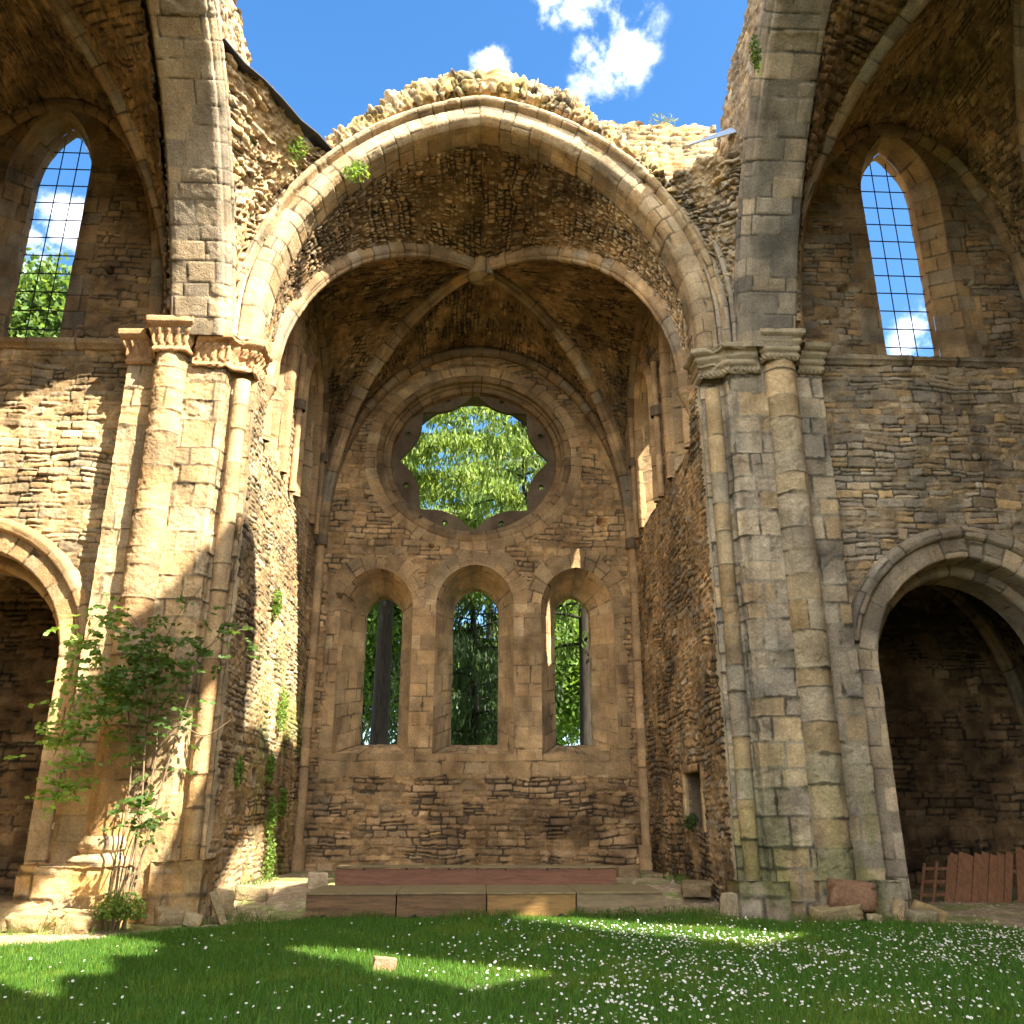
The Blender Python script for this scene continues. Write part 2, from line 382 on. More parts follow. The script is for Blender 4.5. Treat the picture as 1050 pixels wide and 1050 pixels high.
# back wall -----------------------------------------------------------
ZROSE = 11.52; RX, RZ = 2.70, 2.48
LANC = [(-2.62, 1.12, .51, 7.55), (-.02, 1.14, .64, 7.80), (2.72, 1.12, .50, 7.60)]        # centre, inner half width, outer half width, outer top
def lan_in(cx, a):  return dict(cx=cx, a=a, zb=3.15, z0=7.05, rise=a * 1.04)
LIN = [dict(cx=-2.72, a=.98, zb=3.15, z0=7.0, rise=1.10), dict(cx=-.05, a=1.06, zb=3.15, z0=7.1, rise=1.14), dict(cx=2.76, a=1.0, zb=3.15, z0=7.05, rise=1.14)]
def back_hole(X, Z):
    g = (np.sqrt(((X + .14) / RX) ** 2 + ((Z - ZROSE) / RZ) ** 2) - 1) * RZ
    for d in LIN: g = np.minimum(g, sd_arch(X, Z, d['cx'], d['a'], d['zb'], d['z0'], d['rise']))
    return g
rub_b = rubble(WARM, .19, .44, .035, .010, .03, 21, split=.35, mortar=(.30, .23, .145), rough=.014)
rub_low = rubble(DARKP + WARM, .16, .34, .05, .012, .035, 22, split=.3, mortar=(.24, .18, .115))
ash_b = ashlar(WARM + SAND[:3], .42, .62, .012, .005, .012, 23, worn=.45)
ash_v = ashlar(WARM + SAND[:4], .36, .9, .012, .006, .012, 24, worn=.3)
def back_pat(s, t, p):
    h1, c1 = rub_b(s, t); h0, c0 = rub_low(s, t); h2_, c2 = ash_b(s, t)
    g = np.full_like(s, 9.); arc = t.copy(); rr = s.copy()
    for d in LIN:
        gi = sd_arch(s, t, d['cx'], d['a'], d['zb'], d['z0'], d['rise'])
        up = t > d['z0']; ang = np.arctan2(t - d['z0'], s - d['cx']) * d['a'] * 1.25
        m = gi < g
        arc = np.where(m & up, ang + 40 * (d['cx'] + 5), np.where(m, t, arc)); rr = np.where(m & up, gi + 3, np.where(m, s, rr)); g = np.minimum(g, gi)
    rg = (np.sqrt(((s + .14) / RX) ** 2 + ((t - ZROSE) / RZ) ** 2) - 1) * RZ
    ringm = rg < .42
    arc = np.where(ringm, np.arctan2((t - ZROSE) / RZ, (s + .14) / RX) * 3.0, arc); rr = np.where(ringm, rg + 1, rr); g = np.where(ringm, rg, g)
    h3, c3 = ash_v(rr, arc)
    wob = (fbm(s * 1.8, t * 1.8, 71, 2) - .5)
    ka = ((t > 2.6 + .25 * wob) & (t < 7.1 + .5 * wob) & (abs(s) < 4.05 + .3 * wob))
    kr = (g < .50 + .25 * (h2(np.floor(arc / .36), np.floor(s * 0), 5) - .5)) & ((t > 6.9) | ringm)
    H = np.where(t < 2.7, h0, h1); C = np.where((t < 2.7)[:, None], c0, c1)
    H = np.where(ka, h2_ + .02, H); C = np.where(ka[:, None], c2, C)
    H = np.where(kr, h3 + .028, H); C = np.where(kr[:, None], c3, C)
    return H, C
def back_stain(p, U, V):
    k = .74 + .26 * sstep(.34, .6, fbm(p[:, 0] * .6, p[:, 2] * .6, 81, 5))
    low = sstep(2.8, 1.2, p[:, 2]) * sstep(-2.5, 3.2, p[:, 0]) * sstep(.3, .62, fbm(p[:, 0] * 1.1, p[:, 2] * 1.5, 82, 4))
    k = k * (1 - .62 * low)
    K = np.stack([k, k * (1 - .02 * low), k * (1 - .04 * low)], -1)
    return K
acc = Acc()
res = .026
XB = lin_s(-4.75, 4.75, res); ZB = lin_s(.1, 15.6, res)
sheet(acc, lambda U, V: (U, U * 0 + D2, V), XB, ZB, back_pat, 1, back_hole, thick=.06, tdir=(0, 1, 0), stain=back_stain,
      pits=[(-3.72, 7.3, .2, .16), (3.62, 7.0, .2, .17), (3.55, 9.55, .3, .2), (3.2, 9.75, .2, .12), (-3.2, 10.2, .14, .11), (-1.3, 8.75, .12, .1)])
back = acc.build('back_wall', STONE, chancel)
# lancets: splayed reveals, outlines listed from the left sill corner round the arch to the right sill corner
def outline(cx, a, zb, z0, rise, n=60):
    p, _ = arch_curve(cx, a, zb, z0, rise, n)
    sill = np.stack([np.linspace(cx + a, cx - a, 14)[1:], np.full(13, zb)], 1)
    q = np.vstack([p, sill]); L = np.concatenate([[0], np.cumsum(np.linalg.norm(np.diff(q, axis=0), axis=1))])
    na = np.linspace(0, 1, len(p)) * .8; nb = .8 + .2 * np.linspace(0, 1, 14)[1:]
    return q, np.concatenate([na, nb]), L[-1]
ash_s = ashlar(WARM + SAND[:4], .40, .55, .012, .005, .012, 25, worn=.3)
for (cx, ai, ao, top), d in zip(LANC, LIN):
    q1, n1, L1 = outline(d['cx'], d['a'], d['zb'], d['z0'], d['rise']); q2, n2, L2 = outline(cx, ao, 3.46, top - ao * 1.15, ao * 1.15)
    acc = Acc()
    def P(U, V, q1=q1, n1=n1, q2=q2, n2=n2):
        f = U; w = V
        x = np.interp(f, n1, q1[:, 0]) * (1 - w) + np.interp(f, n2, q2[:, 0]) * w
        z = np.interp(f, n1, q1[:, 1]) * (1 - w) + np.interp(f, n2, q2[:, 1]) * w
        return x, D2 - .03 + 1.0 * w, z
    sheet(acc, P, np.linspace(0, 1, 420), np.linspace(0, 1, 40), ash_s, 1, st=lambda U, V, L1=L1: (V * 1.1 + 3, U * L1), stain=lambda p, U, V: .78 + .3 * sstep(.35, .6, fbm(p[:, 0] + p[:, 1], p[:, 2], 83, 4)))
    # straight outer part of the wall thickness
    def P2(U, V, q2=q2, n2=n2): return np.interp(U, n2, q2[:, 0]), D2 + .97 + .32 * V, np.interp(U, n2, q2[:, 1])
    sheet(acc, P2, np.linspace(0, 1, 200), np.linspace(0, 1, 6), ash_s, 1, st=lambda U, V, L1=L1: (V * .3 + 8, U * L1))
    acc.build('lancet_window', STONE, back)
# outer skin of the back wall, so that the wall is solid from behind
acc = Acc()
def outer_hole(X, Z):
    g = (np.sqrt((X + .14) ** 2 + (Z - ZROSE) ** 2) - 2.25)
    for (cx, ai, ao, top) in LANC: g = np.minimum(g, sd_arch(X, Z, cx, ao, 3.46, top - ao * 1.15, ao * 1.15))
    return g
sheet(acc, lambda U, V: (U, U * 0 + D2 + 1.30, V), lin_s(-5.4, 5.4, .08), lin_s(0, 17, .08), rubble(SAND, seed=77), -1, outer_hole)
acc.build('outer_wall', STONE, chancel)

# round window --------------------------------------------------------
acc = Acc()
th = np.linspace(0, 2 * math.pi, 300)
circ = np.stack([-.14 + np.cos(th) * RX, np.full(300, 0.), ZROSE + np.sin(th) * RZ], 1)
nrm = np.stack([np.cos(th), np.zeros(300), np.sin(th)], 1)
ash_r = ashlar(DARKP + WARM[:4], .42, .9, .012, .006, .012, 26, worn=.3)
rprof = [(.14, D2 - .01), (.10, D2 - .05), (.02, D2 - .055), (-.05, D2 - .02), (-.06, D2 + .12), (-.12, D2 + .16), (-.14, D2 + .24), (-.20, D2 + .27), (-.26, D2 + .30), (-.27, D2 + .42), (-.30, D2 + .5)]
sweep(acc, circ, nrm, (0, 1, 0), rprof, .03, ash_r, 1, stain=lambda p, U, V: np.full(len(p), .75))
rose = acc.build('rose_window', STONE_D, back)
# octofoil tracery plate: eight pointed lobes, eight small holes on the cusps
def foil_r(t):
    k = (t / (2 * math.pi) * 8) % 1.0; x = abs(k - .5) * 2        # 0 = rounded bump between lobes, 1 = lobe tip
    return .865 + .18 * np.where(x < .5, .22 * (x / .5) ** 2, .22 + .78 * ((x - .5) / .5) ** 1.08)
acc = Acc()
na, nr = 1200, 60
A_ = np.linspace(0, 2 * math.pi, na); Rr_ = np.linspace(0, 1, nr)
def plate(yoff):
    def P(U, V):
        r = foil_r(U) * (1 - V) + 1.24 * V
        return -.14 + np.cos(U) * r * 2.10, U * 0 + D2 + yoff, ZROSE + .06 + np.sin(U) * r * 2.08
    return P
def plate_hole(U, V):
    r = (foil_r(U) * (1 - V) + 1.24 * V) * 2.06
    k = ((U / (2 * math.pi) * 8) % 1.0 - .5) * (2 * math.pi / 8)
    rr = 2.06 * 1.02
    return np.sqrt((r * np.cos(k) - rr) ** 2 + (r * np.sin(k)) ** 2) - .08
fl = rubble(DARKP, 3, 3, .0, .0, .02, 5, rough=.005)
flat_pat = lambda s, t, p=None: (.006 * (fbm(s * 9, t * 9, 9, 3) - .5), np.array((.17, .125, .08))[None] * (.8 + .4 * fbm(s * 4, t * 4, 3, 3))[:, None])
sheet(acc, plate(.48), A_, Rr_, flat_pat, -1, plate_hole, thick=.16, tdir=(0, 1, 0), rim_col=(.16, .12, .08), st=lambda U, V: (U * 2, V * .5))
sheet(acc, plate(.64), A_, Rr_, flat_pat, 1, plate_hole, st=lambda U, V: (U * 2, V * .5))
acc.build('tracery', STONE_D, rose)
acc = Acc()
sweep(acc, np.stack([-.14 + np.cos(th) * 2.30, th * 0, ZROSE + .03 + np.sin(th) * 2.22], 1), nrm, (0, 1, 0), [(0, D2 + .64), (0, D2 + 1.3)], .08, flat_pat, 1)
acc.build('reveal', STONE_D, rose)

# side walls ----------------------------------------------------------
# windows of the side walls (y centre, half width, top spring, rise), one near the arch and one near the back wall
SW = [(17.75, .80, 8.95, 12.0, 1.5), (21.25, .95, 8.95, 11.7, 1.5)]
SWF = {17.75: .86, 21.25: .56}
def side_hole(Y, Z):
    g = np.full_like(Y, 9.)
    for (yc, a, zb, z0, r) in SW: g = np.minimum(g, sd_arch(Y, Z, yc, a, zb, z0, r))
    return g
def niche_hole(yc, zc, w, h):
    def f(Y, Z): return np.minimum(side_hole(Y, Z), np.maximum(abs(Y - yc) - w / 2, abs(Z - zc) - h / 2))
    return f
rub_sl = rubble(SAND + PALE, .12, .24, .028, .012, .03, 31, split=.25, mortar=(.40, .33, .22), warp=.06, rough=.02)
rub_sr = rubble(WARM[:3] + SAND[:4] + GREY[:3], .13, .26, .028, .014, .03, 32, split=.25, mortar=(.31, .235, .145), warp=.07, rough=.024)
ash_w = ashlar(SAND, .45, .6, .012, .006, .012, 33, worn=.2)
for sg, nm in ((-1, 'left'), (1, 'right')):
    acc = Acc()
    pat = rub_sl if sg < 0 else rub_sr
    hl = niche_hole(18.5, 1.95, 1.35, 1.05) if sg > 0 else niche_hole(18.6, 2.35, .34, .36)
    def stn(p, U, V, sg=sg):
        n = fbm(p[:, 1] * .8, p[:, 2] * .7, 84 + sg, 5)
        k = .6 + .4 * sstep(.32, .58, n)
        low = sstep(2.0, .6, p[:, 2]) * sstep(.35, .6, fbm(p[:, 1] * 1.3, p[:, 2] * 1.6, 86, 4))
        K = np.stack([k, k, k], -1)
        if sg > 0:
            K = K * (1 - .55 * low)[:, None]; K = K * np.array([.96, .94, .92])
        else:
            mo = sstep(.46, .62, fbm(p[:, 1] * 1.0, p[:, 2] * .8, 88, 4)) * sstep(7, 3.0, p[:, 2]) * sstep(17.5, 20, p[:, 1])
            K = K * (1 - mo[:, None] * np.array([.35, .12, .45]))
        return K
    lean = lambda V: V * 0
    sheet(acc, lambda U, V, sg=sg: (sg * (WX + 0 * U), U, V), lin_s(16.0, 23.75, .021), lin_s(-.1, 15.3, .021), pat, -sg, hl, thick=.10, tdir=(sg, 0, 0), stain=stn,
          pits=([(17.4, 5.0, .13, .1), (19.7, 6.6, .12, .1), (21.0, 4.2, .14, .1), (18.1, 7.9, .12, .1)] if sg > 0 else [(22.2, 6.0, .13, .11), (21.5, 3.0, .12, .1)]))
    sw = acc.build('side_wall', STONE, chancel)
    for (yc, a, zb, z0, r) in SW:
        q1, n1, L1 = outline(yc, a, zb, z0, r); q2, n2, L2 = outline(yc, a * SWF[yc], zb + .35, z0, r * (SWF[yc] + .04))
        acc = Acc()
        def P(U, V, q1=q1, n1=n1, q2=q2, n2=n2, sg=sg):
            y = np.interp(U, n1, q1[:, 0]) * (1 - V) + np.interp(U, n2, q2[:, 0]) * V
            z = np.interp(U, n1, q1[:, 1]) * (1 - V) + np.interp(U, n2, q2[:, 1]) * V
            return sg * (WX + .02 + 1.0 * V), y, z
        sheet(acc, P, np.linspace(0, 1, 320), np.linspace(0, 1, 36), ash_w, -sg, st=lambda U, V, L1=L1: (V * 1.1, U * L1))
        acc.build('window_reveal', STONE, sw)
        # moulded frame round the opening with slim shafts
        acc = Acc()
        p, n = arch_curve(yc, a, zb, z0, r, 120)
        path = np.stack([np.full(len(p), sg * WX), p[:, 0], p[:, 1]], 1); A = np.stack([p[:, 0] * 0, n[:, 0], n[:, 1]], 1)
        sweep(acc, path, A, (sg, 0, 0), [(.0, .10), (.0, -.05), (.05, -.11), (.12, -.12), (.17, -.06), (.22, .0), (.22, .05)], .025, ashlar(WARM, .5, 2, .01, .005, .01, 34), -1 if sg > 0 else 1)
        acc.build('window_frame', STONE, sw)
        if sg < 0:                                         # the left windows are walled up
            acc = Acc()
            sheet(acc, lambda U, V: (U * 0 - WX - .75, U, V), lin_s(yc - a - .1, yc + a + .1, .05), lin_s(zb - .1, z0 + r + .1, .05), rubble(DARKP, seed=45), 1)
            acc.build('infill', STONE_D, sw)
    # rest of the wall thickness, seen from outside
    acc = Acc()
    sheet(acc, lambda U, V, sg=sg: (sg * (WX + 1.05 + 0 * U), U, V), lin_s(16.9, 24.9, .1), lin_s(0, 17, .1), rubble(SAND, seed=46), sg,
          (lambda Y, Z: np.minimum.reduce([sd_arch(Y, Z, yc, a * SWF[yc], zb + .35, z0, r * (SWF[yc] + .04)) for (yc, a, zb, z0, r) in SW])))
    acc.build('outer_wall', STONE, chancel)
    # niche in the wall
    yc, zc, w, h = (18.5, 1.95, 1.35, 1.05) if sg > 0 else (18.6, 2.35, .34, .36)
    acc = Acc()
    loop = np.array([(yc - w / 2, zc - h / 2), (yc - w / 2, zc + h / 2), (yc + w / 2, zc + h / 2), (yc + w / 2, zc - h / 2), (yc - w / 2, zc - h / 2)])
    path = np.stack([np.full(5, sg * WX), loop[:, 0], loop[:, 1]], 1)
    u, cu = seg_samples(path, .04)
    def P(U, V, path=path, cu=cu, sg=sg):
        return sg * (WX - .02 + V), np.interp(U, cu, path[:, 1]), np.interp(U, cu, path[:, 2])
    sheet(acc, P, u, lin_s(0, .85, .05), flat_pat if sg > 0 else ash_w, 1)
    sheet(acc, lambda U, V, sg=sg: (sg * (WX + .82 + 0 * U), U, V), lin_s(yc - w / 2, yc + w / 2, .05), lin_s(zc - h / 2, zc + h / 2, .05), flat_pat, -sg)
    if sg > 0:
        fr = [(.0, .04), (.0, -.045), (.13, -.045), (.13, .06)]
        for a_, b_ in (((yc - w / 2, zc - h / 2 - .1), (yc - w / 2, zc + h / 2 + .12)), ((yc + w / 2, zc + h / 2 + .12), (yc + w / 2, zc - h / 2 - .1))):
            pth = np.array([(sg * WX, a_[0], a_[1]), (sg * WX, b_[0], b_[1])]); s_ = -1 if a_[0] < yc else 1
            sweep(acc, pth, (0, s_, 0), (sg, 0, 0), fr, .04, ash_w, 1 if s_ < 0 else -1, stain=lambda p, U, V: np.full(len(p), .8))
        sweep(acc, np.array([(sg * WX, yc - w / 2, zc + h / 2), (sg * WX, yc + w / 2, zc + h / 2)]), (0, 0, 1), (sg, 0, 0), fr, .04, ash_w, -1, stain=lambda p, U, V: np.full(len(p), .8))
    else:
        acc2 = Acc()
    acc.build('niche', STONE, sw)

# vault ---------------------------------------------------------------
BOSS = np.array([0, 19.95, 15.45])
def quarter(c, top, n=90, pw=1.0):
    """curve rising from a springing c to the crown top, vertical tangent at the start"""
    t = np.linspace(0, math.pi / 2, n)[:, None]
    c = np.asarray(c, float); top = np.asarray(top, float)
    f = 1 - np.cos(t); g = np.sin(t) ** pw
    return np.concatenate([c[:2] + (top[:2] - c[:2]) * f, c[2:] + (top[2:] - c[2:]) * g], 1)
CORN = {'fl': (-4.46, 16.7, 10.2), 'fr': (4.46, 16.7, 10.2), 'bl': (-4.36, 23.5, 9.0), 'br': (4.36, 23.5, 9.0)}
CA_A, CA_Z0, CA_R = 4.47, 11.0, 5.27                       # chancel arch, inner edge
def chancel_half(side, n=90):
    th = np.linspace(0, 1, n); Rr = (CA_A ** 2 + CA_R ** 2) / (2 * CA_A); c = CA_A - Rr; am = math.acos(-c / Rr)
    x = c + Rr * np.cos(th * am); z = CA_Z0 + Rr * np.sin(th * am)
    x[0] = CA_A; z = z + 0; z[0] = 10.0; z[1:6] = np.linspace(10.2, z[6], 6)[:5]
    return np.stack([side * x, np.full(n, 16.32), z], 1)
def web(acc, r1, r2, pat, flip, nu, nv, bulge=.12, stain=None, hole=None, amp=1.):
    s0 = np.linspace(0, 1, len(r1)); s1 = np.linspace(0, 1, len(r2))
    Lr = np.linalg.norm(np.diff(r1, axis=0), axis=1).sum(); W = np.linalg.norm(r1[-1] - r2[-1])
    cen = (r1[0] + r1[-1]) / 2
    def P(U, V):
        a = np.stack([np.interp(V, s0, r1[:, k]) for k in range(3)], -1); b = np.stack([np.interp(V, s1, r2[:, k]) for k in range(3)], -1)
        w = U[..., None]; p = a * (1 - w) + b * w
        p[..., 2] += bulge * 4 * U * (1 - U) * V
        return p[..., 0], p[..., 1], p[..., 2]
    hf = None
    if hole is not None:
        def hf(U, V):
            x, y, z = P(U, V); return hole(x, y, z)
    sheet(acc, P, np.linspace(0, 1, nu), np.linspace(.02, 1, nv), pat, flip, hf, st=lambda U, V, o_=float((abs(r1[0][0] * 3.7 + r1[0][1] * 5.3) + (r1[0][0] > 0) * 41)): (U * W + 3 + o_, V * Lr + o_ * 1.7), stain=stain, amp=amp)
rub_v = rubble(DARKP + WARM + SAND[:3], .15, .32, .045, .016, .03, 41, split=.2, mortar=(.20, .15, .09), warp=.05, rough=.02, proud=.9)
rub_f = rubble(SAND + PALE + WARM, .17, .13, .06, .016, .03, 42, split=.1, mortar=(.22, .155, .085), warp=.09, rough=.03, proud=.95, fill=.78, mfill=(.27, .19, .10))
vst = st_dark(91, .55, .6, .36, .54)
for nm, c1, c2, fm, pt, dens in (('back', 'bl', 'br', None, rub_v, 150), ('front', 'fl', 'fr', None, rub_f, 170), ('left', 'fl', 'bl', None, rub_v, 150), ('right', 'fr', 'br', None, rub_v, 150)):
    acc = Acc()
    for c, oth, sd in ((c1, c2, 0), (c2, c1, 1)):
        r1 = quarter(CORN[c], BOSS)
        if nm == 'front': r2 = chancel_half(-1 if c == 'fl' else 1)
        elif nm == 'back':
            r2 = quarter((CORN[c][0] * 1.0, 23.62, 9.0), (-.05, 23.62, 15.05), pw=.95)
        else:
            sx = -1 if nm == 'left' else 1
            r2 = quarter((sx * (WX + .02), CORN[c][1], CORN[c][2]), (sx * (WX + .02), 19.95, 14.75), pw=.9)
        # normal must look down into the room
        mid = (r1[45] + r2[45]) / 2
        du = r2[60] - r1[60]; dv = r1[61] - r1[59]
        nrm_ = np.cross(du, dv); flip = 1 if np.dot(nrm_, np.array([0, 19.9, 8]) - mid) > 0 else -1
        web(acc, r1, r2, pt, flip, dens, dens + 60, stain=vst)
    acc.build('vault_web', STONE_D, chancel)
rib_ash = ashlar(WARM + GREY[:2], .45, 3, .012, .006, .012, 43, worn=.25)
RIBP = [(a_ * .80, b_ * .74) for a_, b_ in [(.26, -.19), (-.06, -.19), (-.12, -.15), (-.15, -.10), (-.21, -.09), (-.24, -.04), (-.24, .04), (-.21, .09), (-.15, .10), (-.12, .15), (-.06, .19), (.26, .19)]]
def rib(name, crv, parent, prof=RIBP, pat=rib_ash, mat=STONE, stain=None, res=.028, flip=None):
    t = np.gradient(crv, axis=0); t /= np.linalg.norm(t, axis=1, keepdims=True)
    hd = crv[-1] - crv[0]; hd[2] = 0; hd /= np.linalg.norm(hd)
    B = np.cross(np.array([0, 0, 1.]), hd); A = np.cross(B, t); A /= np.linalg.norm(A, axis=1, keepdims=True)
    # A must point away from the room (up and outwards)
    sgn = 1 if A[len(A) // 2, 2] > 0 else -1
    A = A * sgn
    acc = Acc(); sweep(acc, crv, A, B, prof, res, pat, 1 if sgn > 0 else -1, stain=stain)
    return acc.build(name, mat, parent)
for k, c in CORN.items():
    rib('rib', quarter(CORN[k], BOSS + np.array([0, 0, -.02]), 140), chancel, stain=lambda p, U, V: .72 + .4 * sstep(.3, .6, fbm(p[:, 0] + p[:, 1], p[:, 2], 93, 3)))
for sx in (-1, 1):
    acc = Acc(); t8 = np.linspace(0, 2 * math.pi, 26)
    cone = np.array([(sx * 4.50, 16.7, 9.55), (sx * 4.47, 16.7, 9.85), (sx * 4.44, 16.7, 10.1), (sx * 4.44, 16.7, 10.24)])
    Acone = np.array([(.25, 0, 0), (.6, 0, 0), (1, 0, 0), (1.02, 0, 0)]); Bcone = Acone[:, [1, 0, 2]]
    sweep(acc, cone, Acone, Bcone, np.stack([np.cos(t8) * .20, np.sin(t8) * .20], 1), .025, rib_ash, 1)
    acc.build('corbel', STONE, chancel)
# boss
acc = Acc()
ths = np.linspace(0, 2 * math.pi, 60)
sweep(acc, np.array([(0, 19.95, 15.55), (0, 19.95, 15.30), (0, 19.95, 15.12), (0, 19.95, 15.08)]), (1, 0, 0), (0, 1, 0), np.stack([np.cos(ths) * .34, np.sin(ths) * .34], 1), .03, rib_ash, 1)
sheet(acc, lambda U, V: (np.cos(U) * V, 19.95 + np.sin(U) * V, 15.09 - .06 * (1 - (V / .34) ** 2)), np.linspace(0, 2 * math.pi, 50), np.linspace(.001, .34, 10), rib_ash, -1)
acc.build('boss', STONE, chancel)
# wall arch (formeret) on the back wall and side walls
acc = Acc()
for sd in (-1, 1):
    q = quarter((sd * 4.36, 23.5, 9.0), (-.05, 23.5, 14.95), 120, .95)
    p2 = q[:, [0, 2]]; n = curve_normals(p2) * (-sd) * -1
    n = np.where((n[:, 1:2] < 0), -n, n)
    A = np.stack([n[:, 0], n[:, 0] * 0, n[:, 1]], 1)
    sweep(acc, q, A, (0, 1, 0), [(-.16, .12), (-.18, .0), (-.13, -.10), (-.04, -.13), (.04, -.10), (.08, .0)], .03, rib_ash, 1 if sd < 0 else -1, stain=lambda p, U, V: np.full(len(p), .7))
acc.build('wall_rib', STONE, chancel)
for sx in (-1, 1):
    acc = Acc()
    for ca, cb in (('fl', 0), ('bl', 1)):
        c = CORN[ca]
        q = quarter((sx * 4.38, c[1], c[2]), (sx * 4.38, 19.95, 14.65), 120, .9)
        p2 = q[:, [1, 2]]; n = curve_normals(p2); n = np.where((n[:, 1:2] < 0), -n, n)
        A = np.stack([n[:, 0] * 0, n[:, 0], n[:, 1]], 1)
        sweep(acc, q, A, (sx, 0, 0), [(-.16, .12), (-.18, .0), (-.13, -.10), (-.04, -.13), (.04, -.10), (.08, .0)], .03, rib_ash, 1, stain=lambda p, U, V: np.full(len(p), .72))
    acc.build('wall_rib', STONE, chancel)
    # corner shaft by the back wall, slim shafts under the wall ribs
    acc = Acc()
    t8 = np.linspace(0, 2 * math.pi, 22)
    cx, cy = sx * 4.36, 23.5
    sweep(acc, np.array([(cx, cy, .3), (cx, cy, 9.0)]), (1, 0, 0), (0, 1, 0), np.stack([np.cos(t8) * .14, np.sin(t8) * .14], 1), .03, ashlar(WARM, .6, 3, .008, .006, .012, 47), 1, res_u=.04)
    sweep(acc, np.array([(cx, cy, 8.72), (cx, cy, 8.76), (cx, cy, 9.02)]), (1, 0, 0), (0, 1, 0), np.stack([np.cos(t8) * .20, np.sin(t8) * .20], 1), .03, flat_pat, 1)
    sweep(acc, np.array([(cx, cy, .3), (cx, cy, .95)]), (1, 0, 0), (0, 1, 0), np.stack([np.cos(t8) * .22, np.sin(t8) * .22], 1), .03, ashlar(WARM, .35, 3, .01, .006, .012, 48), 1)
    acc.build('corner_shaft', STONE, chancel)
    for yy in (19.45, 22.75):
        acc = Acc()
        cx, cy = sx * 4.36, yy
        sweep(acc, np.array([(cx, cy, 8.8), (cx, cy, 12.4)]), (1, 0, 0), (0, 1, 0), np.stack([np.cos(t8) * .09, np.sin(t8) * .09], 1), .03, ashlar(WARM, .6, 3, .006, .006, .012, 49), 1, res_u=.05)
        sweep(acc, np.array([(cx, cy, 10.9), (cx, cy, 10.95), (cx, cy, 11.15)]), (1, 0, 0), (0, 1, 0), np.stack([np.cos(t8) * .15, np.sin(t8) * .15], 1), .03, flat_pat, 1)
        acc.build('wall_shaft', STONE, chancel)

# chancel arch --------------------------------------------------------
acc = Acc()
p, n = arch_curve(0, CA_A, 10.35, CA_Z0, CA_R, 320)
path = np.stack([p[:, 0], p[:, 0] * 0, p[:, 1]], 1); A = np.stack([n[:, 0], n[:, 0] * 0, n[:, 1]], 1)
prof = [(-.0, 16.42), (-.0, 15.76), (.03, 15.70), (.09, 15.62), (.13, 15.60), (.36, 15.60), (.37, 15.66), (.41, 15.68), (.44, 15.62), (.47, 15.50), (.53, 15.47), (.58, 15.50), (.60, 15.60), (.60, 15.85)]
ash_arch = ashlar(PALE + SAND[:3], .34, .62, .014, .007, .012, 51, worn=.25)
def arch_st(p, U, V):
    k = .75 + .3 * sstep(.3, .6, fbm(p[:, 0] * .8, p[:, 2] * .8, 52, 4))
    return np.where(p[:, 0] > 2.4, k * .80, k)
sweep(acc, path, A, (0, 1, 0), prof, .026, ash_arch, 1, stain=arch_st)
carch = acc.build('chancel_arch', STONE, chancel)
# ragged crown of broken masonry left on the arch
acc = Acc()
i0, i1 = 26, len(p) - 26
crest = rubble(SAND + PALE + [(.47, .31, .11), (.44, .30, .12)], .13, .30, .10, .012, .05, 53, split=.3, mortar=(.30, .24, .15), warp=.10, rough=.085, proud=1.0)
m_ = np.arange(i0, i1)
hgt = .86 + .50 * np.exp(-(p[m_, 0] / 1.9) ** 4) + .12 * (fbm(p[m_, 0] * 2.2, p[m_, 1] * 0, 57, 3) - .5)
pth = path[m_]; Am = A[m_] * hgt[:, None]
moss = lambda p, U, V: 1 + sstep(.46, .62, fbm(p[:, 0] * 1.6, p[:, 2] * 2 + p[:, 1], 58, 4))[:, None] * np.array([-.22, -.22, -.42])
sweep(acc, pth, Am, (0, 1, 0), [(.58, 15.80), (.66, 15.60), (.86, 15.56), (1.06, 15.66), (1.14, 15.95), (1.1, 16.6)], .024, crest, 1, stain=moss)
acc.build('broken_crown', STONE, chancel)
acc = Acc()
topw = lambda x: 17.38 + .14 * (fbm(x * 1.3, x * 0, 54, 3) - .5) + .05 * np.sin(x * 9)
gw = rubble(SAND + [(.45, .31, .12)], .14, .28, .05, .014, .03, 55, split=.2, rough=.03)
def gable_hole(X, Z): return np.minimum(topw(X) - sstep(-3.0, -3.9, X) * 3.4 - Z, Z - np.maximum(arch_xz(0, CA_A + .3, CA_Z0, CA_R + .3, X), 12.5))
sheet(acc, lambda U, V: (U, U * 0 + 16.75, V), lin_s(-5.6, 5.6, .035), lin_s(12.6, 17.7, .035), gw, 1, gable_hole, thick=1.0, tdir=(0, 1, 0))
acc.build('gable_wall', STONE, chancel)
# weather side of the vault (keeps the sky out)
acc = Acc()
sheet(acc, lambda U, V: (U, V, 16.6 - .12 * abs(U) + 0 * V), lin_s(-5.4, 5.4, .15), lin_s(16.9, 24.9, .15), gw, 1)
acc.build('roof', STONE, chancel)

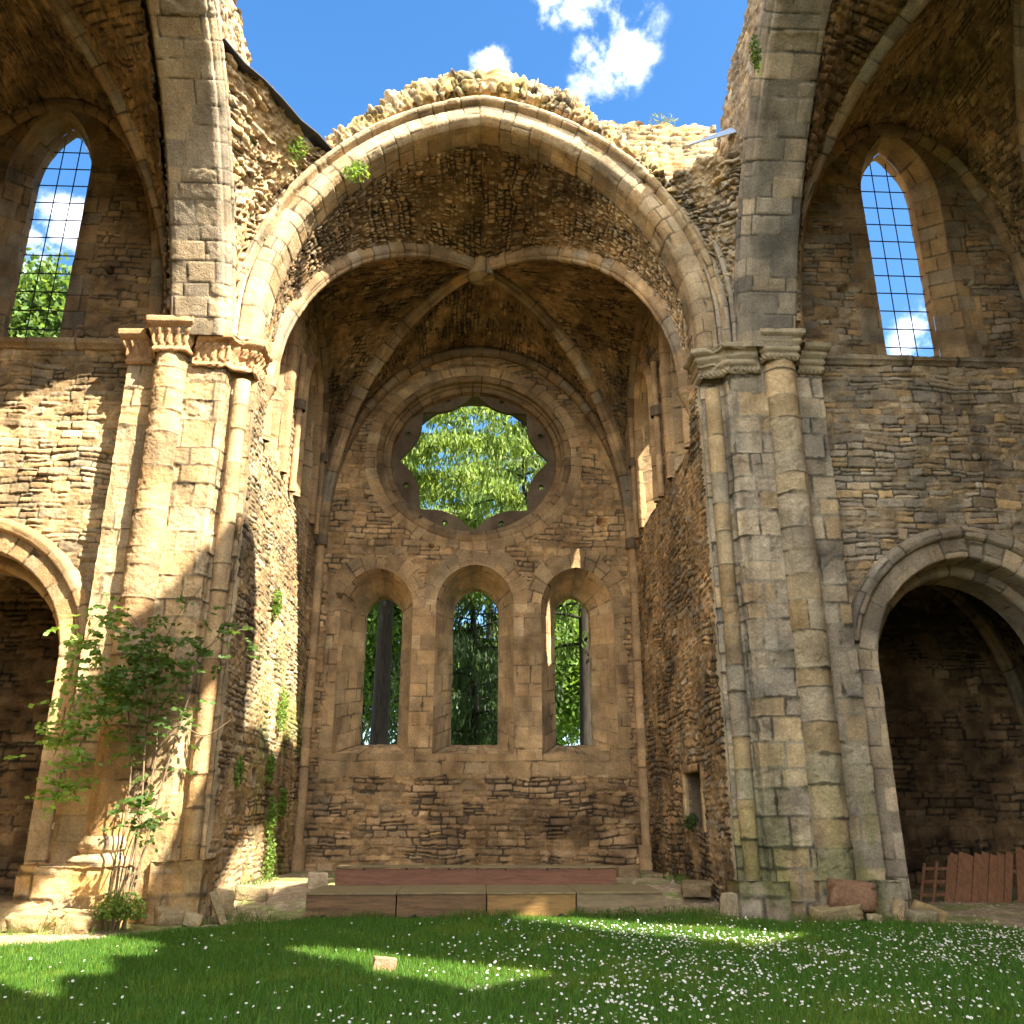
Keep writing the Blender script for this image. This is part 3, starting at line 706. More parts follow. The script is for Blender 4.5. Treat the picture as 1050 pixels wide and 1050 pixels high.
# ================================================================== PIERS
def circ_arc(cx, cy, r, a0, a1, n): return [(cx + r * math.cos(R(a)), cy + r * math.sin(R(a))) for a in np.linspace(a0, a1, n)]
def cap_pattern(seed, kind):
    def f(s, t, p=None):
        # s along the mouldings, t vertical profile length
        if kind == 'leaf':
            ph = s * 2 * math.pi / .15
            band = sstep(.20, .26, t) * sstep(.60, .54, t)
            H = .065 * band * (abs(np.sin(ph / 2)) ** .7 - .55) + .012 * band * np.sin(ph * 2 + t * 30)
        else:
            ph = s * 2 * math.pi / .085 + t * 45
            band = sstep(.06, .09, t) * sstep(.22, .19, t)
            H = .022 * band * np.sin(ph)
        H = H + .008 * (fbm(s * 12, t * 12, seed, 3) - .5) - .06 * sstep(.55, .75, fbm(s * 3.2, t * 3.2, seed + 4, 3))
        b = np.array((.52, .36, .20) if kind == 'leaf' else (.36, .29, .18))
        C = b[None] * (.72 + .5 * fbm(s * 5, t * 5, seed + 2, 3))[:, None]
        if kind == 'leaf': C = C * np.array([1.0, .86, .76])[None]
        return H, C
    return f
# vertical profile of the capitals (outward offset, z)
CAPZ = {'leaf': [(-.02, 10.00), (.04, 10.01), (.065, 10.05), (.04, 10.09), (.025, 10.11), (.04, 10.22), (.07, 10.34), (.13, 10.42), (.14, 10.44), (.13, 10.46), (.15, 10.48), (.24, 10.53), (.28, 10.57), (.285, 10.66), (.25, 10.69), (-.25, 10.72)],
        'rope': [(-.02, 10.08), (.03, 10.10), (.06, 10.14), (.07, 10.17), (.06, 10.20), (.03, 10.22), (.05, 10.25), (.10, 10.28), (.12, 10.32), (.10, 10.36), (.09, 10.38), (.14, 10.42), (.18, 10.46), (.17, 10.50), (.16, 10.53), (.24, 10.56), (.29, 10.60), (.29, 10.68), (.26, 10.70), (-.25, 10.72)]}
def offset_poly(pts, closed=False):
    pts = np.asarray(pts, float); n = len(pts)
    seg = np.diff(pts, axis=0); seg /= np.linalg.norm(seg, axis=1, keepdims=True)
    nn = np.stack([seg[:, 1], -seg[:, 0]], 1)
    out = np.zeros_like(pts)
    out[0] = nn[0]; out[-1] = nn[-1]
    for k in range(1, n - 1):
        m = nn[k - 1] + nn[k]; m /= np.linalg.norm(m); c = max(.45, np.dot(m, nn[k])); out[k] = m / c
    return out
def pier(sg):
    lab = 'sunlit golden clustered pier with carved leaf capitals and rose bush climbing its foot' if sg < 0 else 'shaded grey green clustered pier with rope moulded capital left of the dark archway'
    t = thing('clustered_pier', lab, 'stone pier', (sg * 5.8, 15.6, 0), 'clustered piers of the crossing')
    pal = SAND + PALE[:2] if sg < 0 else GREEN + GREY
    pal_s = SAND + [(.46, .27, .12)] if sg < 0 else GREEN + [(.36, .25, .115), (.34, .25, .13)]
    seed = 100 if sg < 0 else 120
    def stn(p, U, V):
        n = fbm(p[:, 0] * 1.1 + p[:, 1], p[:, 2] * .5, seed + 7, 5); k = .80 + .24 * sstep(.3, .6, n)
        K = np.stack([k, k, k], -1)
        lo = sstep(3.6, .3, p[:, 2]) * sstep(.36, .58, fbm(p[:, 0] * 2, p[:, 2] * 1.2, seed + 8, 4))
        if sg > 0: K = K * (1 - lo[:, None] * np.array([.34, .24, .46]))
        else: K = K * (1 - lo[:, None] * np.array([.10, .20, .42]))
        return K
    worn = .8 if sg > 0 else .6
    zt = 10.42
    x = lambda a: sg * a
    # pilasters and core as one plan outline, listed from the chancel outwards
    def plan(d):
        return [(x(4.48), 16.3), (x(4.48), 15.93), (x(4.72), 15.90), (x(4.90), 15.80), (x(4.93), 15.60), (x(5.02), 15.52 - d), (x(5.74), 15.52 - d), (x(5.80), 15.66), (x(6.05), 15.95)]
    def plan2(d):
        return [(x(6.0), 15.92), (x(6.28), 15.74), (x(6.36), 15.64 - d), (x(6.88 + d * .8), 15.64 - d), (x(6.93 + d * .8), 16.3)]
    parts = []
    for (pl, nm, pm) in ((plan, 'pilaster', 0), (plan2, 'pilaster', 1)):
        acc = Acc()
        for (z0, z1, d) in ((-.1, zt, 0.),):
            path = np.array([(0, 0, z0), (0, 0, z1)])
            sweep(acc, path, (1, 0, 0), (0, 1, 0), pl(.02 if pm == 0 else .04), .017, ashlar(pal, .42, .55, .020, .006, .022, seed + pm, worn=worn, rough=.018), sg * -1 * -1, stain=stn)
        acc.build(nm, STONE, t)
    # main half shaft
    acc = Acc()
    arc = circ_arc(x(6.02), 15.58, .335, (195 if sg > 0 else -15), (345 if sg > 0 else -165), 30)
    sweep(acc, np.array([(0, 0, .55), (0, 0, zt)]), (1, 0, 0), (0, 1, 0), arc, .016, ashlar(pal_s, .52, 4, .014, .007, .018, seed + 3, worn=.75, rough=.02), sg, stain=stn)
    sh = acc.build('shaft', STONE, t)
    # slim shaft towards the chancel
    acc = Acc()
    arc = circ_arc(x(4.70), 15.80, .165, (150 if sg > 0 else 30), (350 if sg > 0 else -170), 22)
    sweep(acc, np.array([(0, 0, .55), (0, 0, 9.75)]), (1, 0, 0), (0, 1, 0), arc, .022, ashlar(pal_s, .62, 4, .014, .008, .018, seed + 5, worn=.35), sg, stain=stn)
    acc.build('colonette', STONE, t)
    # base mouldings and plinth
    pb = ashlar(pal, .42, .7, .03, .012, .03, seed + 6, worn=.8, rough=.02)
    acc = Acc()
    if sg < 0:
        arc = circ_arc(x(6.02), 15.58, .335, -15, -165, 24)
        of = offset_poly(arc)
        pa = np.array([(a, b, 0) for a, b in arc]); A = np.stack([-of[:, 0], -of[:, 1], of[:, 0] * 0], 1)
        if np.dot(A[12][:2], np.array(arc[12]) - np.array((x(6.02), 15.58))) < 0: A = -A
        sweep(acc, pa, A, (0, 0, 1), [(.0, 1.32), (.05, 1.28), (.10, 1.20), (.10, 1.10), (.06, 1.06), (.13, 1.02), (.22, .94), (.22, .86)], .025, pb, -1, swap=True)
    # square plinth under the cluster
    pl = [(x(5.45), 15.9), (x(5.45), 15.10), (x(6.0), 15.02), (x(6.85), 15.10), (x(7.22), 15.30), (x(7.22), 16.4)] if sg < 0 else [(x(5.62), 15.9), (x(5.62), 15.30), (x(6.45), 15.22), (x(6.52), 15.35), (x(7.1), 15.42), (x(7.16), 16.2)]
    sweep(acc, np.array([(0, 0, -.1), (0, 0, .62 if sg > 0 else .88)]), (1, 0, 0), (0, 1, 0), pl, .026, pb, sg, stain=stn)
    zt2 = .62 if sg > 0 else .88
    C0 = np.array([x(6.2), 16.0])
    pl2 = np.array(pl); u, cu = seg_samples(pl2, .05)
    def P(U, V):
        px = np.interp(U, cu, pl2[:, 0]); py = np.interp(U, cu, pl2[:, 1])
        return px * (1 - V) + C0[0] * V, py * (1 - V) + C0[1] * V, zt2 + .03 * V + U * 0
    sheet(acc, P, u, np.linspace(0, 1, 20), pb, -sg, st=lambda U, V: (U, V * .6), stain=stn)
    acc.build('plinth', STONE, t)
    # base under the slim shaft and inner pilaster
    acc = Acc()
    pl = [(x(4.40), 16.4), (x(4.40), 15.62), (x(4.86), 15.58), (x(4.95), 15.42), (x(5.2), 15.40), (x(5.25), 15.9)]
    of = None
    zb = .95 if sg < 0 else .6
    sweep(acc, np.array([(0, 0, -.1), (0, 0, zb - .12), (0, 0, zb)]), (1, 0, 0), (0, 1, 0), pl, .026, pb, sg, stain=stn)
    pl3 = np.array(pl); u3, cu3 = seg_samples(pl3, .05); C1 = np.array([x(4.8), 16.1])
    def P3(U, V):
        px = np.interp(U, cu3, pl3[:, 0]); py = np.interp(U, cu3, pl3[:, 1])
        return px * (1 - V) + C1[0] * V, py * (1 - V) + C1[1] * V, zb + .05 * V + U * 0
    sheet(acc, P3, u3, np.linspace(0, 1, 14), pb, -sg, st=lambda U, V: (U, V * .6), stain=stn)
    acc.build('base', STONE, t)
    # capitals: the moulded profile follows the cluster
    acc = Acc()
    cp = [(x(4.48), 16.3), (x(4.48), 15.72), (x(4.86), 15.60), (x(4.96), 15.46), (x(5.62), 15.44), (x(5.70), 15.26), (x(6.30), 15.26), (x(6.38), 15.56), (x(6.90), 15.58), (x(6.93), 16.1)]
    of = offset_poly(cp) * sg
    sel = list(range(0, 5))
    def capital(i0, i1, dz, kind, sd, sc=1.0):
        pts = np.array(cp[i0:i1]); o = of[i0:i1].copy()
        pa = np.array([(a, b, dz) for a, b in pts]); A = np.stack([o[:, 0], o[:, 1], o[:, 0] * 0], 1) * .74
        # A must point outwards (to the viewer or to the chancel)
        acc = Acc()
        sweep(acc, pa, A, (0, 0, 1), CAPZ[kind], .018, cap_pattern(sd, kind), sg, swap=True)
        acc.build('capital', STONE, t)
    kd = 'leaf' if sg < 0 else 'rope'
    capital(0, 5, -.12, kd, 130); capital(4, 8, .10, kd, 131); capital(7, 10, -.02, kd, 132)
    return t
PL = pier(-1); PR = pier(1)

# ================================================================== CROSSING ARCHES (left and right of the open crossing)
XA = [(15.2, 10.45), (14.55, 12.15), (13.55, 13.85), (12.55, 14.95), (11.7, 15.62), (10.9, 16.05), (10.0, 16.3)]
XA = XA + [(19.2 - a, b) for a, b in XA[::-1][1:]]
XC = smooth_curve(XA, 400); XN = curve_normals(XC); XN = np.where(XN[:, 1:2] < -.02, -XN, XN)
XN = np.where((np.sign(XC[:, 0:1] - 10) * XN[:, 0:1]) < 0, -XN, XN)
def crossing(sg):
    lab = 'pale crossing arch rising from the sunlit left pier and out of the picture' if sg < 0 else 'dark weathered crossing arch rising from the shaded right pier and out of the picture'
    t = thing('crossing_arch', lab, 'stone arch', (sg * 5.5, 10, 10.6), 'crossing arches at the sides of the open sky')
    O = 0. if sg < 0 else .27
    acc = Acc()
    path = np.stack([XC[:, 0] * 0 + sg * O, XC[:, 0], XC[:, 1]], 1); A = np.stack([XN[:, 0] * 0, XN[:, 0], XN[:, 1]], 1)
    prof = [(.3, sg * 6.12), (.02, sg * 6.0), (0, sg * 5.90), (0, sg * 5.10), (.03, sg * 5.03), (.10, sg * 5.02), (.12, sg * 4.97), (.20, sg * 4.90), (.28, sg * 4.94), (.30, sg * 5.0), (.42, sg * 5.0), (.46, sg * 4.93), (.54, sg * 4.92), (.58, sg * 5.0), (.6, sg * 5.2)]
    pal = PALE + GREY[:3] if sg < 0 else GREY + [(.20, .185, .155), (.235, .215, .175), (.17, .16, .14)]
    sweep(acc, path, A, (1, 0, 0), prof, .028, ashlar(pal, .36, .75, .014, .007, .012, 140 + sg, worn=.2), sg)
    acc.build('arch_ring', STONE, t)
    # wall over the haunch, broken off along its top
    acc = Acc()
    rr = rubble(SAND + PALE if sg < 0 else GREY + SAND[3:6], .15, .3, .07, .014, .03, 142 + sg, rough=.04, warp=.08)
    zx = lambda Y: np.interp(10 + abs(Y - 10), XC[:len(XC) // 2 + 1][::-1, 0], XC[:len(XC) // 2 + 1][::-1, 1])
    def hole(Y, Z):
        top = np.interp(Y, [0, 7.6, 8.4, 9, 11.6, 12.2, 13, 14.0, 14.7, 15.2, 16.6], [10, 10, 16.9, 16.6, 16.4, 17.0, 17.15, 17.0, 16.75, 16.3, 15.6] if sg > 0 else [17.2, 17.2, 17.2, 17.3, 17.2, 17.2, 17.2, 17.15, 17.0, 16.6, 15.4]) + .22 * (fbm(Y * 1.7, Y * 0, 144 + sg, 4) - .5)  # right wall cut low out of view so the sun passes over
        d = np.hypot(0, Z - zx(Y)) * .72 - .42
        return np.minimum(top - Z, np.where(Z > zx(Y), d, -1) + np.where(Y > 15.1, 5, 0))
    sheet(acc, lambda U, V: (sg * (5.06 + O + U * 0), U, V), lin_s(4.6, 16.7, .035), lin_s(11.0, 17.7, .035), rr, -sg, hole, thick=1.1, tdir=(sg, 0, 0))
    acc.build('haunch_wall', STONE, t)
    if sg > 0:
        # unseen wall added over the near half-arch, shaped to shade the left pier
        acc = Acc()
        def hole2(Y, Z): return np.minimum(8.1 + .12 * np.sin(Z * 3) - Y, np.maximum(Z - 18.5 - .12 * (Y - 4) , Y - 6.9 + .5 * np.maximum(17.8 - Z, -1) * 0))
        sheet(acc, lambda U, V: (5.3 + U * 0, U, V), lin_s(2.5, 8.4, .07), lin_s(16.3, 20.6, .07), rr, -1, hole2, thick=.8, tdir=(1, 0, 0))
        acc.build('upper_wall', STONE, t)
    return t
XL = crossing(-1); XR = crossing(1)

# torn springing of the fallen crossing vault between the chancel arch and the side arches
def torn(sg):
    acc = Acc()
    n = 120
    Rr = (CA_A ** 2 + CA_R ** 2) / (2 * CA_A); c = CA_A - Rr; am = math.acos(-c / Rr)
    tt = np.linspace(0, .60 if sg < 0 else .50, n)
    off = .60
    cx_ = c + (Rr + off) * np.cos(tt * am); cz = CA_Z0 + (Rr + off) * np.sin(tt * am)
    c1 = np.stack([sg * cx_, np.full(n, 15.62), cz], 1)
    h = len(XC) // 2; k = np.linspace(0, (.66 if sg < 0 else .50) * h, n)
    ex = XC + XN * .55
    c2 = np.stack([np.full(n, sg * (5.0 if sg < 0 else 5.27)), np.interp(k, np.arange(len(ex)), ex[:, 0]), np.interp(k, np.arange(len(ex)), ex[:, 1])], 1)
    lead = np.array([(sg * (4.95 if sg < 0 else 5.1), 15.6, 10.5)])
    z = np.linspace(0, 1, 18)[:-1, None]
    c1 = np.vstack([lead * (1 - z) + c1[:1] * z, c1]); c2 = np.vstack([lead * (1 - z) + c2[:1] * z, c2])
    s0 = np.linspace(0, 1, len(c1))
    rr = rubble(SAND + PALE if sg < 0 else GREY + SAND[3:6], .15, .30, .08, .014, .04, 150 + sg, rough=.06, warp=.09, proud=.9, mortar=(.33, .27, .18))
    def P(U, V):
        a = np.stack([np.interp(V, s0, c1[:, q]) for q in range(3)], -1); b = np.stack([np.interp(V, s0, c2[:, q]) for q in range(3)], -1)
        w = U[..., None]; p = a * (1 - w) + b * w
        bl = np.minimum(V * 2.2, 1) * 4 * U * (1 - U)
        p[..., 0] += sg * -.03 * bl; p[..., 1] += .12 * bl; p[..., 2] += .04 * bl
        return p[..., 0], p[..., 1], p[..., 2]
    def hole(U, V): return 1.0 - V - .06 - .05 * (fbm(U * 5, U * 0, 155 + sg, 3) - .5) * 2
    def st(U, V): return U * (1.1 + 2.2 * V), V * 5.2
    sheet(acc, P, np.linspace(0, 1, 110), np.linspace(.0, 1, 230), rr, sg, hole, thick=.45, tdir=(sg * .5, .5, .35), st=st)
    acc.build('vault_springer', STONE, XL if sg < 0 else XR)
    i = int(len(c1) * .925)
    return c1[i], c2[i]
EL = torn(-1); ER = torn(1)
# clustered rolls between chancel arch and side arch, on the capital
for sg, par in ((-1, XL), (1, XR)):
    for k, (dx, yy, r_) in enumerate(((4.98, 15.53, .10), (4.86, 15.58, .07), (5.12, 15.45, .07))):
        acc = Acc()
        a8 = np.linspace(0, 2 * math.pi, 18)
        # follows the chancel arch a little way before it is swallowed by the rubble
        tt = np.linspace(0, .40 - .08 * k, 60); cx_ = c_ = None
        Rr = (CA_A ** 2 + CA_R ** 2) / (2 * CA_A); c0 = CA_A - Rr; am = math.acos(-c0 / Rr)
        X_ = c0 + (Rr + dx - 4.42) * np.cos(tt * am); Z_ = CA_Z0 + (Rr + dx - 4.42) * np.sin(tt * am)
        f = tt / .4
        pth = np.stack([sg * (X_ + f * .10), yy + f * (-.18 if k == 2 else .10), Z_], 1); pth = np.vstack([[(sg * (dx + .05), yy + .06, 10.52)], pth])
        tg = np.gradient(pth, axis=0); tg /= np.linalg.norm(tg, axis=1, keepdims=True)
        A_v = np.cross(tg, (0, 1, 0)); A_v /= np.linalg.norm(A_v, axis=1, keepdims=True)
        sweep(acc, pth, A_v, (0, 1, 0), np.stack([np.cos(a8) * r_, np.sin(a8) * r_], 1), .022, ashlar(PALE if sg < 0 else GREY, .5, 3, .008, .006, .01, 160 + k), -1)
        acc.build('moulding', STONE, par)

# ================================================================== TRANSEPT BAYS
WY = 16.05; AX = 9.43; AA = 1.96; AZ0 = 4.25; AR = 2.12
LX = 9.42; LA = .62; LZB = 11.1; LZ0 = 15.3; LR = 1.45
SUN_K = 1.4; SUN_M = .90
def patch_hole(polys, x, y, z):
    """positive where the ray of sunlight through (x,y,z) misses every lit patch on the grass; polys = list of (cx,cy,half length,half width)"""
    gx = x - z / SUN_K; gy = y + z / SUN_K * SUN_M
    out = np.full_like(x, 9.)
    d = np.array([1, -SUN_M]) / math.hypot(1, SUN_M); n = np.array([SUN_M, 1]) / math.hypot(1, SUN_M)
    for (cx, cy, hl, hw) in polys:
        a = (gx - cx) * d[0] + (gy - cy) * d[1]; b = (gx - cx) * n[0] + (gy - cy) * n[1]
        out = np.minimum(out, np.maximum(abs(a) - hl, abs(b) - hw * (1 - .5 * np.clip(-a / hl, -1, 1))))
    return out
def bay(sg):
    lab = 'sunlit rubble transept bay with barred lancet above the archway left of the rose bush' if sg < 0 else 'shaded rubble transept bay with barred lancet above the dark archway holding red boards'
    t = thing('transept_bay', lab, 'church wall', (sg * 9.4, 16, 0), 'transept bays either side of the chancel')
    x = lambda a: sg * a
    LX = 9.56
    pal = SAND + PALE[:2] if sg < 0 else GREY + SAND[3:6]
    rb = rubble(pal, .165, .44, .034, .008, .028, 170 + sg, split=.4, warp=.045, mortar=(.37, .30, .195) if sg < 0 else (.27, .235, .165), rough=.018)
    def low_hole(X, Z): return sd_arch(X, Z, AX, AA + .16, -1, AZ0, AR + .16)
    st1 = lambda p, U, V: .74 + .30 * sstep(.3, .58, fbm(p[:, 0] * .5, p[:, 2] * .6, 171 + sg, 5))
    acc = Acc()
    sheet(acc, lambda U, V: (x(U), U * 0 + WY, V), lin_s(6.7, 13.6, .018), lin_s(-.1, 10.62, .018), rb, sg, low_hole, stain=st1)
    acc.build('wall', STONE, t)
    # upper wall with the lancet
    acc = Acc()
    tk_ = .3
    ru = rubble(WARM + DARKP[:3] if sg < 0 else WARM + GREY, .17, .40, .03, .010, .025, 175 + sg, split=.3, mortar=(.27, .21, .13), rough=.014)
    asu = ashlar(WARM + GREY[:3], .40, .5, .012, .006, .012, 176 + sg)
    IA = .90
    def up_hole(X, Z): return np.minimum(sd_arch(X, Z, LX, IA, 10.86, LZ0 - .25, 1.85), np.maximum(arch_xz(9.45, 3.3, 11.2, 6.75, X), 12.5) - Z)
    def pu(s, tt, p):
        h1, c1 = ru(s, tt); g = sd_arch(s, tt, LX, IA, 10.86, LZ0 - .25, 1.85)
        up = tt > LZ0 - .25; ang = np.arctan2(tt - LZ0 + .25, s - LX) * 1.6
        h3, c3 = asu(np.where(up, g + 2, s), np.where(up, ang, tt))
        k = (g < np.where(up, .42, .3 + .3 * h2(np.floor(tt / .4), tt * 0, 7)))
        return np.where(k, h3 + .02, h1), np.where(k[:, None], c3, c1)
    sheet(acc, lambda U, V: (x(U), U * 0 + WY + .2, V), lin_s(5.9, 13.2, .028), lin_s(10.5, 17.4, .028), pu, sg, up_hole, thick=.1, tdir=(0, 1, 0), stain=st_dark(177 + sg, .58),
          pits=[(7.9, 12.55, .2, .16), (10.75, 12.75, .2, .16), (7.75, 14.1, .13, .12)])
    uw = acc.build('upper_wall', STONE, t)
    # lancet reveal and bars
    q1, n1, L1 = outline(LX, IA, 10.86, LZ0 - .25, 1.85); q2, n2, L2 = outline(LX, LA, LZB, LZ0, LR)
    acc = Acc()
    def P(U, V):
        a = np.interp(U, n1, q1[:, 0]) * (1 - V) + np.interp(U, n2, q2[:, 0]) * V
        z = np.interp(U, n1, q1[:, 1]) * (1 - V) + np.interp(U, n2, q2[:, 1]) * V
        return x(a), WY + .17 + .60 * V, z
    sheet(acc, P, np.linspace(0, 1, 360), np.linspace(0, 1, 22), asu, sg, st=lambda U, V: (V * .6, U * L1))
    def P2(U, V): return x(np.interp(U, n2, q2[:, 0])), WY + .77 + .25 * V, np.interp(U, n2, q2[:, 1])
    sheet(acc, P2, np.linspace(0, 1, 200), np.linspace(0, 1, 5), asu, sg, st=lambda U, V: (V * .3, U * L1))
    lw = acc.build('lancet_window', STONE, uw)
    acc = Acc()
    o8 = np.linspace(0, 2 * math.pi, 7); ring = np.stack([np.cos(o8) * .014, np.sin(o8) * .014], 1)
    ip = lambda s, tt, p=None: (s * 0, np.full((len(s), 3), .02))
    yb = WY + .90
    for dx in (-.185, .185):
        zt = float(arch_xz(LX, LA, LZ0, LR, np.array(LX + dx)))
        sweep(acc, np.array([(x(LX + dx), yb, LZB - .03), (x(LX + dx), yb, zt + .02)]), (1, 0, 0), (0, 1, 0), ring, .5, ip, 1)
    z = LZB + .42
    while z < LZ0 + LR - .25:
        hw = LA - .02
        if z > LZ0:
            xs = np.linspace(0, LA, 60); zz = arch_xz(LX, LA, LZ0, LR, LX + xs); hw = xs[np.argmin(abs(zz - z))]
        sweep(acc, np.array([(x(LX - hw - .02), yb + .02, z), (x(LX + hw + .02), yb + .02, z)]), (0, 1, 0), (0, 0, 1), ring, .5, ip, 1)
        z += .47
    acc.build('iron_bars', IRON, lw)
    # string course
    acc = Acc()
    sweep(acc, np.array([(x(6.95), WY, 0), (x(13.3), WY, 0)]), (0, 0, 1), (0, -1, 0), [(10.50, .0), (10.52, .07), (10.58, .10), (10.62, .15), (10.73, .15), (10.75, .12), (10.76, -.25)], .022, ashlar(pal, 1.1, 4, .012, .008, .02, 178 + sg, worn=.7, rough=.012), -sg, stain=lambda p, U, V: np.full(len(p), .8))
    acc.build('string_course', STONE, t)
    # archway
    acc = Acc()
    p, n = arch_curve(AX, AA, -.1, AZ0, AR, 260)
    path = np.stack([x(p[:, 0]), p[:, 0] * 0, p[:, 1]], 1); A = np.stack([sg * n[:, 0], n[:, 0] * 0, n[:, 1]], 1)
    pa = ashlar((SAND + [(.48, .30, .13), (.46, .31, .14)]) if sg < 0 else PALE[:3] + GREY, .36, .7, .014, .007, .014, 180 + sg, worn=.3)
    i0 = 46
    sweep(acc, path, A, (0, 1, 0), [(-.0, 17.05), (0, 16.06), (.02, 16.0), (.36, 15.985), (.38, 16.02), (.40, 16.06)], .026, pa, sg, stain=st1)
    m_ = (p[:, 1] > AZ0 + .35)
    sweep(acc, path[m_], A[m_], (0, 1, 0), [(.37, 16.06), (.38, 15.96), (.41, 15.90), (.52, 15.88), (.60, 15.93), (.63, 16.07)], .026, pa, sg, stain=lambda p, U, V: np.full(len(p), .9), uoff=9)
    acc.build('archway', STONE, t)
    # inner order, set back
    acc = Acc()
    p, n = arch_curve(AX + .05, AA - .20, -.1, AZ0, AR - .20, 220)
    path = np.stack([x(p[:, 0]), p[:, 0] * 0, p[:, 1]], 1); A = np.stack([sg * n[:, 0], n[:, 0] * 0, n[:, 1]], 1)
    sweep(acc, path, A, (0, 1, 0), [(0, 17.3), (0, 16.62), (.06, 16.55), (.26, 16.55)], .035, pa, sg, stain=lambda p, U, V: np.full(len(p), .8))
    acc.build('inner_arch', STONE, t)
    # side chapel behind the archway
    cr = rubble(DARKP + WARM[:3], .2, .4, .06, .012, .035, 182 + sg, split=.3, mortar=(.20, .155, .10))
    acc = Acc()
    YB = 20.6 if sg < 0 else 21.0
    dk = lambda p, U, V: (.72 if sg < 0 else .55) * (.55 + .45 * sstep(.35, .6, fbm(p[:, 0] * .7 + p[:, 1] * .7, p[:, 2] * .7, 183 + sg, 4)))  # painted shade: chapel stone dimmed, more so on the right
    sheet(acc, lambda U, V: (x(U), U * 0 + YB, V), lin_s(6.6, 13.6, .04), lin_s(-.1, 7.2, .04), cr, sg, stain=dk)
    for xs, fl in ((7.0, -1), (13.3, 1)):
        sheet(acc, lambda U, V: (x(xs) + U * 0, U, V), lin_s(16.1, YB + .1, .05), lin_s(-.1, 7.4, .05), cr, -fl * sg * -1 * -1, stain=dk)
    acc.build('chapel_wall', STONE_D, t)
    acc = Acc()
    CB = np.array([x(10.0), 18.9, 6.85])
    cc = [np.array([x(7.05), 17.1, 3.2]), np.array([x(13.2), 17.1, 3.2]), np.array([x(7.05), YB - .05, 3.2]), np.array([x(13.2), YB - .05, 3.2])]
    for i, j, tp in ((0, 1, (x(10.0), 17.05, 6.75)), (2, 3, (x(10.0), YB, 6.7)), (0, 2, (x(7.0), 18.9, 6.6)), (1, 3, (x(13.3), 18.9, 6.6))):
        for k in (i, j):
            r1 = quarter(cc[k], CB); e = cc[k].copy()
            if (i, j) in ((0, 1), (2, 3)): e[1] = tp[1]
            else: e[0] = tp[0]
            r2 = quarter(e, tp)
            du = r2[60] - r1[60]; dv = r1[61] - r1[59]
            fl = 1 if np.dot(np.cross(du, dv), np.array([x(10), 18.9, 3]) - (r1[45] + r2[45]) / 2) > 0 else -1
            web(acc, r1, r2, cr, fl, 60, 80, stain=dk)
    sheet(acc, lambda U, V: (x(U), V, 7.3 + U * 0), lin_s(6.5, 13.8, .2), lin_s(16.4, 21.4, .2), cr, sg)
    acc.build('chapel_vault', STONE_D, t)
    for k in range(4): rib('chapel_rib', quarter(cc[k], CB - np.array([0, 0, .02]), 80), t, res=.04, stain=lambda p, U, V: np.full(len(p), .75))
    # transept vault over the near space
    B = np.array([x(9.3), 10.4, 16.7])
    cs = {'A': (x(6.25), 15.95, 10.7), 'B': (x(12.3), 15.95, 10.7), 'C': (x(6.25), 4.0, 10.7), 'D': (x(12.3), 4.0, 10.7)}
    rv = rubble(WARM + DARKP[:4] + SAND[:2], .18, .36, .055, .013, .03, 190 + sg, split=.2, mortar=(.25, .19, .12), rough=.025, proud=.8)
    hole = None
    if sg > 0:
        lit = [(-1.05, 11.15, 1.9, .50), (2.45, 14.40, 2.3, .55), (-7.5, 12.2, 3.4, 1.7), (-6.3, 19.8, 3.3, 2.0)]  # unseen vault and end walls pierced so sun reaches these patches
        hole = lambda X, Y, Z: np.where(Y < 11.3, patch_hole(lit, X, Y, Z), 9.)
    acc = Acc()
    for i, j, kind in (('A', 'B', 'wall'), ('A', 'C', 'cross'), ('B', 'D', 'far'), ('C', 'D', 'near')):
        for k in (i, j):
            r1 = quarter(cs[k], B)
            if kind == 'wall': r2 = quarter((x(6.75 if k == 'A' else 12.15), 16.26, 10.9), (x(9.45), 16.26, 17.0), pw=.88)
            elif kind == 'cross':
                hh = len(XC) // 2; e = XC[:hh + 1] + XN[:hh + 1] * .2
                if k == 'C': e = (XC + XN * .2)[hh:][::-1]
                r2 = np.stack([np.full(len(e), x(6.15 if sg < 0 else 6.35)), e[:, 0], e[:, 1]], 1)
            elif kind == 'far': r2 = quarter((x(12.45), cs[k][1], 10.7), (x(12.45), 10.4, 15.6))
            else: r2 = quarter((cs[k][0], 3.95, 10.7), (x(9.3), 3.95, 16.0))
            i60 = int(len(r2) * .66); du = r2[i60] - r1[60]; dv = r1[61] - r1[59]
            fl = 1 if np.dot(np.cross(du, dv), np.array([x(9.3), 10.4, 8]) - (r1[45] + r2[len(r2) // 2]) / 2) > 0 else -1
            vis = k in ('A',) or (kind == 'wall') or (k == 'B')
            fine = 150 if vis else 60
            web(acc, r1, r2, rv, fl, fine, fine + 90, bulge=.10, stain=st_dark(192 + sg, .58), hole=hole)
            web(acc, r1 * np.array([1, 1, 1]) + np.array([0, 0, .38]), r2 + np.array([0, 0, .38]), rv, -fl, 24, 30, bulge=.10, hole=None if hole is None or k in 'AB' and kind == 'wall' else hole)
    acc.build('vault_web', STONE_D, t)
    for k in ('ABC' if sg > 0 else 'ABCD'):
        rib('rib', quarter(cs[k], B - np.array([0, 0, .02]), 140), t, prof=[(a * 1.05, b * 1.15) for a, b in RIBP], res=.03, pat=ashlar(WARM + GREY, .48, 3, .014, .007, .014, 194 + sg, worn=.4))
    # wall rib over the lancet
    acc = Acc()
